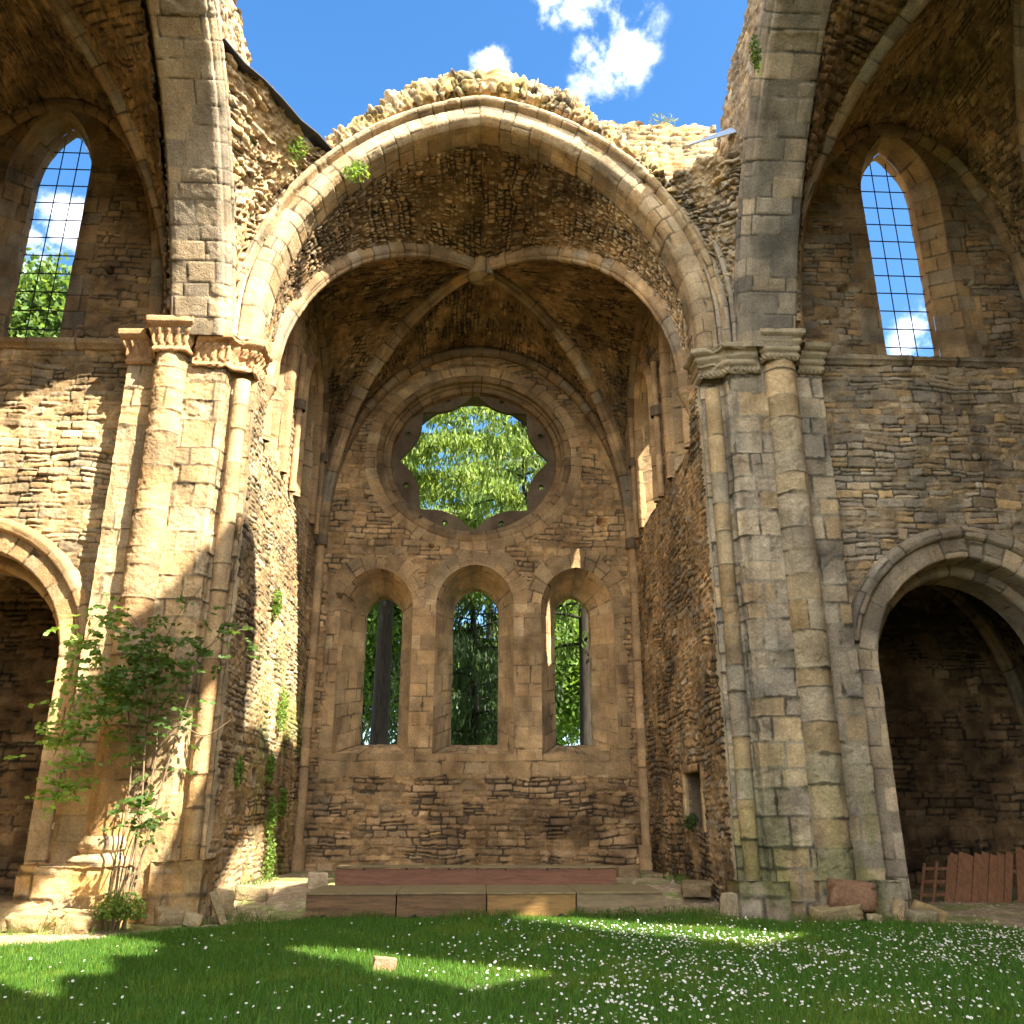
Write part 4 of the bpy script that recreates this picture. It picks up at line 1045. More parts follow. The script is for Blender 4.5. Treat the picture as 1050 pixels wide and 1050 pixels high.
    for k in (-1, 1):
        q = quarter((x(9.45 + k * 2.70), 16.2, 10.9), (x(9.45), 16.2, 16.92), 120, .88)
        p2 = q[:, [0, 2]]; n = curve_normals(p2); n = np.where((n[:, 1:2] < 0), -n, n); A = np.stack([n[:, 0], n[:, 0] * 0, n[:, 1]], 1)
        sweep(acc, q, A, (0, 1, 0), [(-.14, .10), (-.16, .0), (-.12, -.10), (.0, -.14), (.10, -.08), (.12, .0)], .03, rib_ash, 1 if k * sg < 0 else -1)
    acc.build('wall_rib', STONE, t)
    # end wall and near wall, out of the picture
    acc = Acc()
    cw = rubble(SAND, seed=198)
    sheet(acc, lambda U, V: (x(12.75) + U * 0, U, V), lin_s(4.0, 17, .1), lin_s(-.1, 17.4, .1), cw, -sg, (lambda Y, Z: patch_hole(lit, x(12.75) + Y * 0, Y, Z)) if sg > 0 else None)
    sheet(acc, lambda U, V: (x(U), 3.9 + U * 0, V), lin_s(5.9, 13, .1), lin_s(-.1, 17, .1), cw, -sg, (lambda X, Z: patch_hole(lit, x(X), X * 0 + 3.9, Z)) if sg > 0 else None)
    acc.build('end_wall', STONE, t)
    if sg > 0:
        acc = Acc(); sheet(acc, lambda U, V: (5.5 + U * 0, U, V), lin_s(-9, 3.9, .1), lin_s(-.1, 19, .1), cw, -1, (lambda Y, Z: np.where(Y < .15, 18.0, 13.4) + .3 * np.sin(Y * 5) - Z), thick=.8, tdir=(1, 0, 0)); acc.build('lawn_shade_wall', STONE, t)  # unseen wall added, its height set so the near lawn stays shaded
    return t
BL = bay(-1); BR = bay(1)

# ================================================================== GROUND
def lawn_edge(x):
    return np.interp(x, [-14, -8, -6.4, -5, -4.3, -3.4, -2.8, 3.2, 4.2, 5, 6.8, 9, 14], [10.6, 11.4, 12.3, 13.7, 14.5, 15.7, 16.1, 16.3, 15.9, 15.1, 15.2, 13.4, 11.2])
def lawn_mask(x, y):
    e = lawn_edge(x) + .5 * (fbm(x * 1.4, y * 1.4, 301, 3) - .5) * 2
    return sstep(-.10, .22, e - y)
def gz(x, y):
    ins = sstep(4.75, 4.35, abs(x)) * sstep(16.2, 18.2, y) * .36
    out = sstep(5.0, 7.0, abs(x)) * sstep(15.2, 17.5, y) * .10
    return ins + out + .03 * (fbm(x * .6, y * .6, 303, 3) - .5) + .025 * (fbm(x * 4, y * 4, 304, 3) - .5) * (1 - .5 * lawn_mask(x, y)) - .0 * x
def dense(a, b, step, far):
    core = np.arange(a, b + 1e-6, step); g = [step]; out = [core[-1]]
    lo = [core[0]]; s = step
    while out[-1] < far: s *= 1.35; out.append(out[-1] + s)
    s = step
    while lo[-1] > -far: s *= 1.35; lo.append(lo[-1] - s)
    return np.concatenate([np.array(lo[1:])[::-1], core, np.array(out[1:])])
def ground_pat(s, t, p):
    x, y = p[:, 0], p[:, 1]
    m = lawn_mask(x, y); far = sstep(24, 27, y) + sstep(15, 18, abs(x)); far = np.clip(far, 0, 1)
    dirt = np.array((.33, .25, .155))[None] * (.7 + .6 * fbm(x * 3, y * 3, 305, 4))[:, None]
    peb = sstep(.66, .74, vn(x * 16, y * 16, 306)); dirt = dirt * (1 + .5 * peb)[:, None]
    dirt = dirt * (1 - np.array([.35, .1, .5])[None] * sstep(.5, .68, fbm(x * 1.1, y * 1.6, 307, 4))[:, None])
    soil = np.array((.075, .085, .028))[None] * (.6 + .8 * fbm(x * 5, y * 5, 308, 3))[:, None]
    gfar = np.array((.07, .11, .03))[None] * np.ones_like(dirt)
    m = np.maximum(m, far)[:, None]; C = dirt * (1 - m) + (soil * (1 - far[:, None]) + gfar * far[:, None]) * m
    return peb * .012 * (1 - m[:, 0]), C
acc = Acc()
gx = dense(-11, 11, .05, 900); gy = dense(6.5, 24, .05, 900)
sheet(acc, lambda U, V: (U, V, gz(U, V)), gx, gy, ground_pat, 1)
tag(acc.build('ground', STONE), kind='structure')

# grass ---------------------------------------------------------------
def rand_pts(n, x0, x1, y0, y1): return rng.uniform(x0, x1, n), rng.uniform(y0, y1, n)
def blades(name, x, y, hmin, hmax, wid, base_c, kind=None, label=None, parent=None, lean=.55):
    n = len(x); z = gz(x, y) - .005
    h = rng.uniform(hmin, hmax, n) * (.6 + .9 * fbm(x * 1.7, y * 1.7, 311, 3)); a = rng.uniform(0, 2 * np.pi, n); ln = rng.uniform(.1, lean, n) * h
    da = rng.uniform(0, 2 * np.pi, n)
    w = wid * rng.uniform(.7, 1.4, n) * (.7 + .06 * np.maximum(y - 6, 0))
    sx, sy = np.cos(a) * w / 2, np.sin(a) * w / 2
    tx, ty = x + np.cos(da) * ln, y + np.sin(da) * ln
    V = np.stack([np.stack([x - sx, y - sy, z], -1), np.stack([x + sx, y + sy, z], -1), np.stack([tx + sx * .35, ty + sy * .35, z + h], -1), np.stack([tx - sx * .35, ty - sy * .35, z + h], -1)], 1)
    F = np.arange(4 * n).reshape(n, 4)
    c = np.array(base_c)[None] * (.6 + .8 * rng.random(n))[:, None]
    yel = (rng.random(n) < .10)[:, None]; c = np.where(yel, c * np.array([1.9, 1.2, .9]), c)
    dry = sstep(.52, .7, fbm(x * .9, y * .9, 312, 3))[:, None]; c = c * (1 + dry * np.array([.38, .10, .1]))
    C = np.repeat(c, 4, 0)
    me = raw_mesh(name, V.reshape(-1, 3), F, C, True)
    return tag(link(name, me, parent, GRASSM), kind=kind)
n = 620000
x = rng.uniform(-9, 10.5, n); y = 7.4 + (16.4 - 7.4) * rng.random(n) ** 1.15
kk = (lawn_mask(x, y) > rng.uniform(.15, .9, n)) & (abs(x - .08) < 1.2 + .68 * y) & ~((x > -2.8) & (x < 3.23) & (y > 15.94))
kk &= rng.random(n) < (.42 + .9 * fbm(x * 1.2, y * 1.2, 313, 3))
blades('grass', x[kk], y[kk], .035, .085, .0075, (.070, .165, .020), kind='stuff')

bx = []; by = []
def strip(n, x0, x1, y0, y1):
    bx.append(rng.uniform(x0, x1, n)); by.append(rng.uniform(y0, y1, n))
strip(2600, -2.8, 3.25, 15.72, 15.94); strip(900, 3.2, 4.6, 15.7, 16.6); strip(1200, 5.0, 7.3, 14.75, 15.25); strip(500, -4.9, -3.2, 15.2, 16.2); strip(500, -7.6, -5.0, 14.0, 14.7); strip(500, 4.0, 4.4, 16.5, 20); strip(300, -4.4, -4.0, 16.6, 20)
bx = np.concatenate(bx); by = np.concatenate(by); bk = fbm(bx * 2.3, by * 2.3, 331, 3) > rng.uniform(.30, .62, len(bx))
blades('border_grass', bx[bk], by[bk], .05, .17, .008, (.085, .15, .025), kind='stuff', lean=.8)
def gravel():
    bm = bmesh.new(); bmesh.ops.create_icosphere(bm, subdivisions=1, radius=1); T = np.array([v.co[:] for v in bm.verts]); F = np.array([[v.index for v in f.verts] for f in bm.faces]); bm.free()
    n = 1500; x = rng.uniform(-9, 10, n); y = rng.uniform(11, 21, n)
    k = (lawn_mask(x, y) < .35) & ~((x > -2.8) & (x < 3.25) & (y > 15.9) & (y < 18.3)) & (fbm(x * .9, y * .9, 333, 3) > .42); x, y = x[k], y[k]; n = len(x)
    r = .012 + .05 * rng.random(n) ** 4; z = gz(x, y) + r * .25
    sc = r[:, None, None] * rng.uniform(.6, 1.3, (n, 1, 3)) * np.array([1, 1, .6])
    V = T[None] * (1 + .35 * (rng.random((n, len(T), 1)) - .5)) * sc + np.stack([x, y, z], -1)[:, None]
    FF = (F[None] + (np.arange(n) * len(T))[:, None, None]).reshape(-1, 3)
    C = np.repeat(np.array((.36, .29, .19))[None] * (.6 + .8 * rng.random((n, 1))), len(T), 0)
    tag(link('gravel', raw_mesh('gravel', V.reshape(-1, 3), FF, C, False, 3), None, STONE), kind='stuff')
# daisies -------------------------------------------------------------
def daisy_geo():
    V = []; F = []; C = []
    r = .0125
    for k in range(9):
        a = 2 * math.pi * k / 9; w = .34
        i = len(V)
        V += [(.25 * r * math.cos(a - w), .25 * r * math.sin(a - w), 0), (r * math.cos(a - w * .75), r * math.sin(a - w * .75), .0022), (r * math.cos(a + w * .75), r * math.sin(a + w * .75), .0022), (.25 * r * math.cos(a + w), .25 * r * math.sin(a + w), 0)]
        F.append((i, i + 1, i + 2, i + 3)); C += [(.80, .79, .76)] * 4
    i = len(V)
    for k in range(8):
        a = 2 * math.pi * k / 8; V.append((.36 * r * math.cos(a), .36 * r * math.sin(a), .002)); C.append((.62, .42, .03))
    F += [(i, i + 1, i + 2, i + 3), (i, i + 3, i + 4, i + 7), (i + 4, i + 5, i + 6, i + 7)]
    i = len(V)
    V += [(-.001, 0, -.055), (.001, 0, -.055), (.001, 0, .0), (-.001, 0, .0)]; F.append((i, i + 1, i + 2, i + 3)); C += [(.08, .15, .03)] * 4
    return np.array(V), np.array(F), np.array(C)
dV, dF, dC = daisy_geo()
nd = 24000
dx = rng.uniform(-8, 10, nd); dy = rng.uniform(7.7, 15.4, nd)
dens = (.03 + sstep(-1.6, 2.6, dx) * (.25 + 1.1 * sstep(.40, .66, fbm(dx * .8, dy * .9, 321, 3))) * (1 - .55 * sstep(12.6, 14.6, dy)) + .10 * sstep(10.4, 8.8, dy))
dk = (rng.random(nd) < dens * .42) & (lawn_mask(dx, dy) > .7) & (dx > -.62 * dy) & (dx < .08 + .67 * dy)
dx, dy = dx[dk], dy[dk]; o_ = np.argsort(np.hypot(dx, dy)); dx, dy = dx[o_], dy[o_]
dme = raw_mesh('daisy', dV, dF, dC, False); PETAL = None
def daisy_rot(i): return Matrix.Rotation(rng.uniform(0, 6.28), 3, 'Z'), Matrix.Rotation(rng.uniform(-.2, .85), 3, 'X') @ Matrix.Rotation(rng.uniform(-.4, .4), 3, 'Y')
mdz = leaf_mat('daisy_petal', .25)
dme.materials.append(mdz)
restV = []
for i in range(len(dx)):
    z = float(gz(dx[i:i + 1], dy[i:i + 1])[0]) + rng.uniform(.05, .085); s = rng.uniform(.75, 1.25) * (1 + .03 * max(0, dy[i] - 9))
    Rz, Rx = daisy_rot(i); M = Rx @ Rz
    if i < 300:
        o = bpy.data.objects.new('daisy', dme); COL.objects.link(o); o.location = (dx[i], dy[i], z); o.rotation_euler = M.to_euler(); o.scale = (s, s, s)
        tag(o, 'small white daisy with a yellow centre among the near grass of the lawn', 'flower', 'white daisies scattered over the lawn')
    else: restV.append((dV * s) @ np.array(M).T + np.array([dx[i], dy[i], z]))
k = len(restV)
if k:
    F = (dF[None] + (np.arange(k) * len(dV))[:, None, None]).reshape(-1, 4)
    me = raw_mesh('daisies', np.concatenate(restV), F, np.tile(dC, (k, 1)), False)
    tag(link('far_daisies', me, None, mdz), kind='stuff')

gravel()
# ------------------------------------------------------------------ small builders
def boxes(name, items, mat, parent=None, bev=.006):
    """items: (centre, size, rotation matrix or None); one bevelled mesh"""
    bm = bmesh.new()
    for c, s, rot in items:
        r = bmesh.ops.create_cube(bm, size=1)
        M = Matrix.Translation(Vector(c)) @ ((rot.to_4x4() if rot is not None else Matrix.Identity(4)) @ Matrix.Diagonal((*s, 1)))
        bmesh.ops.transform(bm, matrix=M, verts=r['verts'])
    if bev: bmesh.ops.bevel(bm, geom=bm.edges[:], offset=bev, segments=2, affect='EDGES', clamp_overlap=True)
    me = bpy.data.meshes.new(name); bm.to_mesh(me); bm.free()
    return link(name, me, parent, mat)
def tube_geo(pts, r0, r1, n=8):
    pts = np.asarray(pts, float); t = np.gradient(pts, axis=0); t /= np.linalg.norm(t, axis=1, keepdims=True) + 1e-9
    ref = np.where(abs(t[:, 2:3]) > .9, np.array([[1., 0, 0]]), np.array([[0, 0, 1.]]))
    a = np.cross(t, ref); a /= np.linalg.norm(a, axis=1, keepdims=True); b = np.cross(t, a)
    m = len(pts); rr = np.linspace(r0, r1, m)[:, None, None]; th = np.linspace(0, 2 * np.pi, n, endpoint=False)
    V = pts[:, None] + rr * (np.cos(th)[None, :, None] * a[:, None] + np.sin(th)[None, :, None] * b[:, None])
    i = np.arange(m * n).reshape(m, n); j = np.roll(i, -1, 1)
    F = np.stack([i[:-1], j[:-1], j[1:], i[1:]], -1).reshape(-1, 4)
    return V.reshape(-1, 3), F
def leaf_geo(C, L, W, rng_, up=.3, dirs=None, cols=(.08, .15, .03), cv=.5):
    n = len(C); L = np.broadcast_to(L, n) * rng_.uniform(.7, 1.3, n); W = np.broadcast_to(W, n) * rng_.uniform(.7, 1.3, n)
    a = rng_.normal(size=(n, 3)) if dirs is None else dirs + rng_.normal(size=(n, 3)) * .25
    a /= np.linalg.norm(a, axis=1, keepdims=True)
    nn = rng_.normal(size=(n, 3)); nn[:, 2] += up * 3; b = np.cross(nn, a); b /= np.linalg.norm(b, axis=1, keepdims=True) + 1e-9
    V = np.stack([C - a * L[:, None] / 2, C + b * W[:, None] / 2 + a * L[:, None] * .08, C + a * L[:, None] / 2, C - b * W[:, None] / 2 + a * L[:, None] * .08], 1)
    c = np.asarray(cols); c = c[None] * np.ones((n, 1)) if c.ndim == 1 else c
    c = c * (1 - cv / 2 + cv * rng_.random(n))[:, None]
    return V.reshape(-1, 3), np.arange(4 * n).reshape(n, 4), np.repeat(c, 4, 0)

# ------------------------------------------------------------------ wooden stage and bench
PLY = plain_mat('plywood_brown', (.13, .07, .028), .6, 2.2, .5, 1.5, .25, stretch=(1, 5, 9))
PLY2 = plain_mat('plywood_ochre', (.24, .13, .042), .6, 2.2, .55, 1.4, .25, stretch=(1, 5, 9))
PLY3 = plain_mat('plywood_grey', (.19, .135, .07), .65, 2.5, .6, 1.35, .25, stretch=(1, 5, 9))
DECK = plain_mat('worn_deck', (.20, .15, .07), .75, 2.6, .55, 1.3, .3, stretch=(1, 7, 1))
REDW = plain_mat('reddish_board', (.165, .070, .036), .6, 2.4, .6, 1.35, .25, stretch=(1, 4, 8))
RUB = plain_mat('black_rubber', (.012, .012, .012), .6, 20)
xs = [-2.77, -1.27, .23, 1.73, 3.21]
labs = ['leftmost brown stage box of the low wooden platform on the grass', 'dark brown stage box, second from the left in the platform', 'warm ochre stage box, third from the left in the platform', 'greyish stage box at the right end of the low platform']
for k in range(4):
    x0, x1 = xs[k] + .006, xs[k + 1] - .006; xm = (x0 + x1) / 2; zt = .415 + (.004 if k % 2 else 0)
    t = thing('stage_box', labs[k], 'stage box', (xm, 16.8, 0), 'boxes of the low wooden stage')
    dk_ = []
    for j in range(9):
        y0 = 15.93 + j * .192; dk_.append(((xm, y0 + .094, zt - .015), (x1 - x0, .186, .03), None))
    boxes('deck', dk_, DECK, t, .003)
    m = (PLY, PLY, PLY2, PLY3)[k]
    boxes('front_panel', [((xm, 15.965, (zt - .03) / 2 + .012), (x1 - x0 - .012, .024, zt - .06), None)], m, t, .003)
    boxes('side_panel', [((x0 + .018, 16.8, (zt - .03) / 2), (.024, 1.62, zt - .05), None)], m, t, .003)
    boxes('side_panel', [((x1 - .018, 16.8, (zt - .03) / 2), (.024, 1.62, zt - .05), None)], m, t, .003)
    for xx in (x0 + .30, x1 - .26):
        boxes('foot', [((xx, 15.945, .035), (.13, .035, .05), None), ((xx + .01, 15.943, .068), (.07, .03, .03), None)], RUB, t, .008)
xb = [-2.56, .08, 2.69]
labs = ['left half of the long reddish brown bench behind the stage', 'right half of the long reddish brown bench behind the stage']
for k in range(2):
    x0, x1 = xb[k] + .004, xb[k + 1] - .004; xm = (x0 + x1) / 2; zt = .735 - .008 * k
    t = thing('bench_box', labs[k], 'bench', (xm, 18, .2), 'bench boxes behind the stage')
    boxes('seat', [((xm, 17.97, zt - .014), (x1 - x0, .62, .028), None)], DECK, t, .004)
    boxes('front_panel', [((xm, 17.70, (zt + .2) / 2 - .02), (x1 - x0 - .01, .024, zt - .24), None)], REDW, t, .003)
    for xx in (x0 + .012, x1 - .012): boxes('side_panel', [((xx, 17.98, (zt + .2) / 2 - .02), (.022, .52, zt - .24), None)], REDW, t, .003)
    for j in range(3):
        xx = x0 + (x1 - x0) * (.2 + .3 * j)
        boxes('slot', [((xx, 17.688, zt - .045), (.035, .012, .04), None)], RUB, t, .002)  # dark box stands in for the shaded hollow of each notch

# ------------------------------------------------------------------ loose stones
def rock(name, label, cat, loc, size, rot=(0, 0, 0), seed=0, pal=(.36, .28, .17), box=.75, group=None, mat=STONE):
    bm = bmesh.new(); bmesh.ops.create_cube(bm, size=1); bmesh.ops.subdivide_edges(bm, edges=bm.edges[:], cuts=11, use_grid_fill=True)
    V = np.array([v.co[:] for v in bm.verts])
    L = np.linalg.norm(V, axis=1, keepdims=True); S = V / L * .5
    P = V * box + S * (1 - box)
    q = P * np.array(size)
    d = (fbm(q[:, 0] * 5 + seed, q[:, 1] * 5 + q[:, 2] * 7, 400 + seed, 4) - .5)[:, None] * .42 + (fbm(q[:, 0] * 2.2 + seed * 3, q[:, 1] * 2 + q[:, 2] * 3, 440 + seed, 2) - .5)[:, None] * .5 * (1 - box * .7)
    P = P * (1 + d)
    mean = max(size)
    ch = np.round(P * 3.0 + .3) / 3.0
    P = P * .82 + ch * .18
    for v, c in zip(bm.verts, P * np.array(size)): v.co = c
    me = bpy.data.meshes.new(name); bm.to_mesh(me); bm.free()
    for p_ in me.polygons: p_.use_smooth = True
    a = me.attributes.new('Col', 'FLOAT_COLOR', 'POINT'); c = np.ones((len(V), 4), np.float32)
    c[:, :3] = (np.array(pal) * np.array([.95, .86, .70]))[None] * (.75 + .5 * fbm(q[:, 0] * 9, q[:, 1] * 9 + q[:, 2] * 9, 420 + seed, 3))[:, None]; a.data.foreach_set('color', c.ravel())
    o = link(name, me, None, mat); o.location = loc; o.rotation_euler = [R(a_) for a_ in rot]
    return tag(o, label, cat, group)
rock('loose_brick', 'pale pink brick lying alone in the sunlit patch of grass', 'brick', (-.97, 10.78, .075), (.24, .12, .13), (4, 6, 14), 1, (.36, .23, .17), .93)
rock('stone_block', 'small squared white stone block beside the left end of the stage', 'stone', (-2.95, 18.1, .42), (.36, .3, .36), (0, 2, 8), 2, (.46, .39, .30), .9)
rock('stone_slab', 'thin grey stone slab leaning up beside the foot of the left pier', 'stone', (-4.02, 15.35, .22), (.12, .34, .58), (-8, -24, 20), 3, (.33, .28, .18), .86)
rock('loose_stone', 'pale rounded stone on the ground in front of the sunlit chancel wall', 'stone', (-4.3, 16.6, .22), (.36, .42, .42), (5, 0, 20), 4, (.47, .38, .25), .6)
rock('loose_stone', 'flat stone stacked behind the leaning slab by the sunlit wall', 'stone', (-3.95, 17.4, .30), (.55, .4, .24), (0, 4, -10), 5, (.40, .34, .23), .8)
rock('loose_stone', 'low flat stone in the shade just left of the white block', 'stone', (-3.45, 17.2, .14), (.5, .34, .14), (0, 0, 15), 6, (.34, .28, .19), .75)
rock('loose_stone', 'largest flat boulder at the outer foot of the left pier', 'stone', (-7.35, 14.9, .10), (1.25, .8, .42), (3, -6, 12), 7, (.42, .34, .22), .7)
rock('loose_stone', 'sandy slab lying under the rose bush stems at the left pier', 'stone', (-6.2, 14.62, .10), (1.3, .7, .34), (2, 3, -4), 8, (.43, .35, .22), .82)
rock('loose_stone', 'grey stone lump wedged under the inner base of the left pier', 'stone', (-4.75, 15.22, .12), (.40, .36, .26), (10, 0, 40), 9, (.36, .30, .20), .6)
rock('loose_stone', 'smaller pale lump beside the grey stone at the left pier base', 'stone', (-4.35, 15.15, .09), (.30, .26, .20), (0, 14, 10), 10, (.42, .36, .25), .6)
rock('loose_stone', 'flat mossy pale stone on the grass in front of the right pier', 'stone', (5.78, 15.08, .14), (.72, .4, .24), (4, -8, 6), 11, (.38, .33, .21), .75)
rock('loose_stone', 'small rounded stone on the grass under the reddish boulder', 'stone', (6.35, 14.95, .08), (.24, .22, .17), (0, 0, 30), 12, (.36, .32, .22), .5)
rock('loose_stone', 'tilted brown stone at the right corner of the right pier', 'stone', (7.32, 15.2, .16), (.5, .3, .22), (0, 22, -14), 13, (.36, .28, .16), .8)
rock('loose_stone', 'dark grey stone in front of the tilted brown stone', 'stone', (7.1, 14.98, .09), (.42, .34, .24), (6, 0, 8), 14, (.26, .24, .17), .6)
rock('boulder', 'reddish weathered boulder lodged in the worn base of the right pier', 'boulder', (6.08, 15.2, .40), (.78, .5, .48), (-6, 8, -6), 15, (.235, .145, .10), .5)
rock('loose_stone', 'pale grey block standing in the dirt left of the right pier', 'stone', (4.30, 15.9, .20), (.22, .26, .38), (0, 5, 20), 16, (.46, .41, .31), .82)
rock('loose_stone', 'dark stone lying at the chancel foot right of the stage', 'stone', (4.05, 17.2, .36), (.6, .5, .26), (4, 0, -12), 17, (.25, .20, .13), .65)
rock('loose_stone', 'brown block lying behind the right end of the bench', 'stone', (3.35, 20.6, .42), (.5, .4, .34), (0, 0, 8), 18, (.27, .20, .13), .85)

# ------------------------------------------------------------------ red-brown boards leaning in the right chapel
REDB = plain_mat('red_brown_plank', (.17, .078, .036), .7, 3, .6, 1.4, .25, stretch=(6, 6, 1))
def board(name, base, length, w, th, parent, d=(.42, .40, .81), mat=REDB):
    d = Vector(d).normalized(); xax = Vector((1, 0, 0)); yax = d.cross(xax).normalized(); xax = yax.cross(d).normalized()
    M = Matrix((xax, yax, d)).transposed()
    c = Vector(base) + d * length / 2
    return boxes(name, [(c, (w, th, length), M)], mat, parent, .006)
t = thing('leaning_screen', 'red brown slatted board panel leaning in the dark right archway', 'wooden panel', (9.6, 17.4, .08))
for k in range(8): board('board', (8.86 + .155 * k, 17.45 - .02 * (k % 2), .07), 1.06 + .03 * math.sin(k * 2.1), .138, .022, t)
for zz in (.2, .68): boxes('rail', [((9.42 + zz * .52, 17.49 + zz * .49, .07 + zz), (1.25, .03, .07), None)], REDB, t, .004)
t = thing('ladder_frame', 'open red brown wooden frame with rungs, left of the leaning board panel', 'wooden frame', (8.5, 17.4, .08))
for k, w in ((0, .05), (1, .05), (2, .06)): board('rail', (8.28 + .24 * k, 17.42, .07), (.86, .9, 1.02)[k], w, .035, t)
for zz in (.16, .38, .6): boxes('rung', [((8.50 + zz * .52, 17.44 + zz * .49, .07 + zz), (.5, .025, .06), None)], REDB, t, .004)
t = thing('plank_screen', 'darker plank screen at the right edge of the picture, beside the red slatted panel', 'wooden panel', (10.4, 17.4, .08))
for k in range(4): board('board', (10.18 + .17 * k, 17.36, .07), 1.14, .15, .024, t, (.36, .40, .84))
boxes('rail', [((10.72, 17.72, .62), (.9, .03, .07), None)], REDB, t, .004)

# ------------------------------------------------------------------ metal sheets on the broken tops
def prism(name, pts, thick, mat, label, cat):
    bm = bmesh.new(); vs_ = [bm.verts.new(p) for p in pts]; f = bm.faces.new(vs_); bm.normal_update()
    n = f.normal.copy(); r = bmesh.ops.extrude_face_region(bm, geom=[f])
    bmesh.ops.translate(bm, vec=n * thick, verts=[v for v in r['geom'] if isinstance(v, bmesh.types.BMVert)])
    me = bpy.data.meshes.new(name); bm.to_mesh(me); bm.free()
    return tag(link(name, me, None, mat), label, cat)
e0, e1 = ER
prism('metal_flashing', [(4.42, 15.35, 15.46), (5.34, 14.5, 15.12), (5.42, 14.62, 15.42), (4.50, 15.50, 15.56)], .02, LEAD, 'bluish zinc flashing sheet on the broken vault beside the right crossing arch', 'flashing')
acc = Acc()
e0, e1 = EL
fk = np.linspace(-.02, 1.0, 7)[:, None]
fl = e0 * (1 - fk) + e1 * fk + np.array([[0, -.05, .10]])
fl[:, 2] += .05 * np.sin(np.arange(7) * 2.2)
ft = np.gradient(fl, axis=0); ft /= np.linalg.norm(ft, axis=1, keepdims=True); fa = np.cross(ft, (0, 0, 1.)); fa /= np.linalg.norm(fa, axis=1, keepdims=True); fb = np.cross(fa, ft)
sweep(acc, fl, fa, fb, [(-.16, -.04), (-.16, -.01), (.16, .03), (.17, -.02), (-.16, -.04)], .04, lambda s, tt, p=None: (s * 0, np.full((len(s), 3), .03)), 1)
tag(acc.build('roof_edging', BLACK), 'dark lead edging strip on the broken vault beside the left crossing arch', 'edging')

# ------------------------------------------------------------------ plants
def tuft(name, label, cat, pos, rad, n, L, W, col, seed, nrm=(0, -1, 0), squash=(1, .5, 1), group=None, hang=0.):
    r_ = np.random.default_rng(seed); d = r_.normal(size=(n, 3)); d /= np.linalg.norm(d, axis=1, keepdims=True)
    q = d * rad * r_.random((n, 1)) ** .45 * np.array(squash)
    k = (q @ np.array(nrm)) > -.1 * rad; q = q[k]
    q[:, 2] -= hang * (q @ np.array(nrm)) ** 2
    cl = (fbm(q[:, 0] / rad * 2 + seed, q[:, 2] / rad * 2 + q[:, 1], seed, 2) > .02); q = q[cl]
    V, F, C = leaf_geo(q, L, W, r_, .25, None, col, .8)
    o = link(name, raw_mesh(name, V, F, C, True), None, LEAF); o.location = pos
    return tag(o, label, cat, group)
G1 = (.13, .22, .035); G2 = (.10, .17, .03); G3 = (.16, .25, .05)
tuft('wall_plant', 'bright leafy plant hanging at the left edge of the chancel arch', 'wall plant', (-2.72, 15.5, 14.66), .30, 260, .09, .06, G3, 501, hang=.4)
tuft('wall_plant', 'small green fern in the torn rubble beside the left crossing arch', 'wall plant', (-3.85, 15.0, 14.75), .32, 240, .10, .045, G2, 502, squash=(.7, .5, 1.2))
tuft('wall_plant', 'green plant clinging high up on the right crossing arch edge', 'wall plant', (4.88, 11.95, 14.5), .26, 300, .07, .05, (.10, .15, .035), 503, nrm=(-1, 0, 0), squash=(.5, .6, 1.8))
tuft('wall_plant', 'tiny grass tuft at the right end of the wall top against the sky', 'wall plant', (4.35, 16.8, 17.5), .28, 120, .18, .02, (.16, .18, .05), 504, nrm=(0, 0, 1), squash=(1.4, .7, .8))
for k, (yy, zz, rr_, lab) in enumerate([(20.3, 3.9, .42, 'uppermost green plant on the sunlit chancel wall left of the back wall'), (19.6, 2.6, .30, 'round green plant on the sunlit chancel wall above the lower weeds'), (20.1, 1.6, .40, 'leafy weed low on the sunlit chancel wall'), (21.2, 1.9, .30, 'weed in the shaded corner of the chancel wall by the corner shaft'), (20.3, .75, .42, 'green weed at the ground under the sunlit chancel wall'), (18.9, 6.0, .30, 'thin green plant high on the sunlit chancel wall'), (17.1, 2.4, .24, 'dark small plant on the chancel wall behind the left pier')]):
    tuft('wall_plant', lab, 'wall plant', (-4.36, yy, zz), rr_, int(520 * rr_ / .4), .08, .045, G1 if k % 2 else G3, 510 + k, nrm=(1, 0, 0), squash=(.35, .8, 1.25))
tuft('wall_plant', 'dark green plant growing in the niche of the right chancel wall', 'wall plant', (4.44, 18.7, 1.5), .36, 420, .08, .05, (.06, .09, .025), 520, nrm=(-1, 0, 0), squash=(.5, 1, .5))
tuft('weed_clump', 'bright green weed clump at the foot of the rose stems', 'weed', (-5.25, 14.5, .22), .42, 1500, .07, .035, G3, 521, nrm=(0, 0, 1), squash=(1, .6, .85))
tuft('weed_clump', 'small spiky weed on the dirt left of the green clump', 'weed', (-6.05, 14.35, .10), .26, 130, .22, .02, (.20, .20, .07), 522, nrm=(0, 0, 1), squash=(1, .7, .9))
tuft('weed_clump', 'low weeds along the bottom right of the stage front', 'weed', (2.7, 15.86, .05), .30, 320, .07, .03, G2, 523, nrm=(0, 0, 1), squash=(2.4, .3, .5))

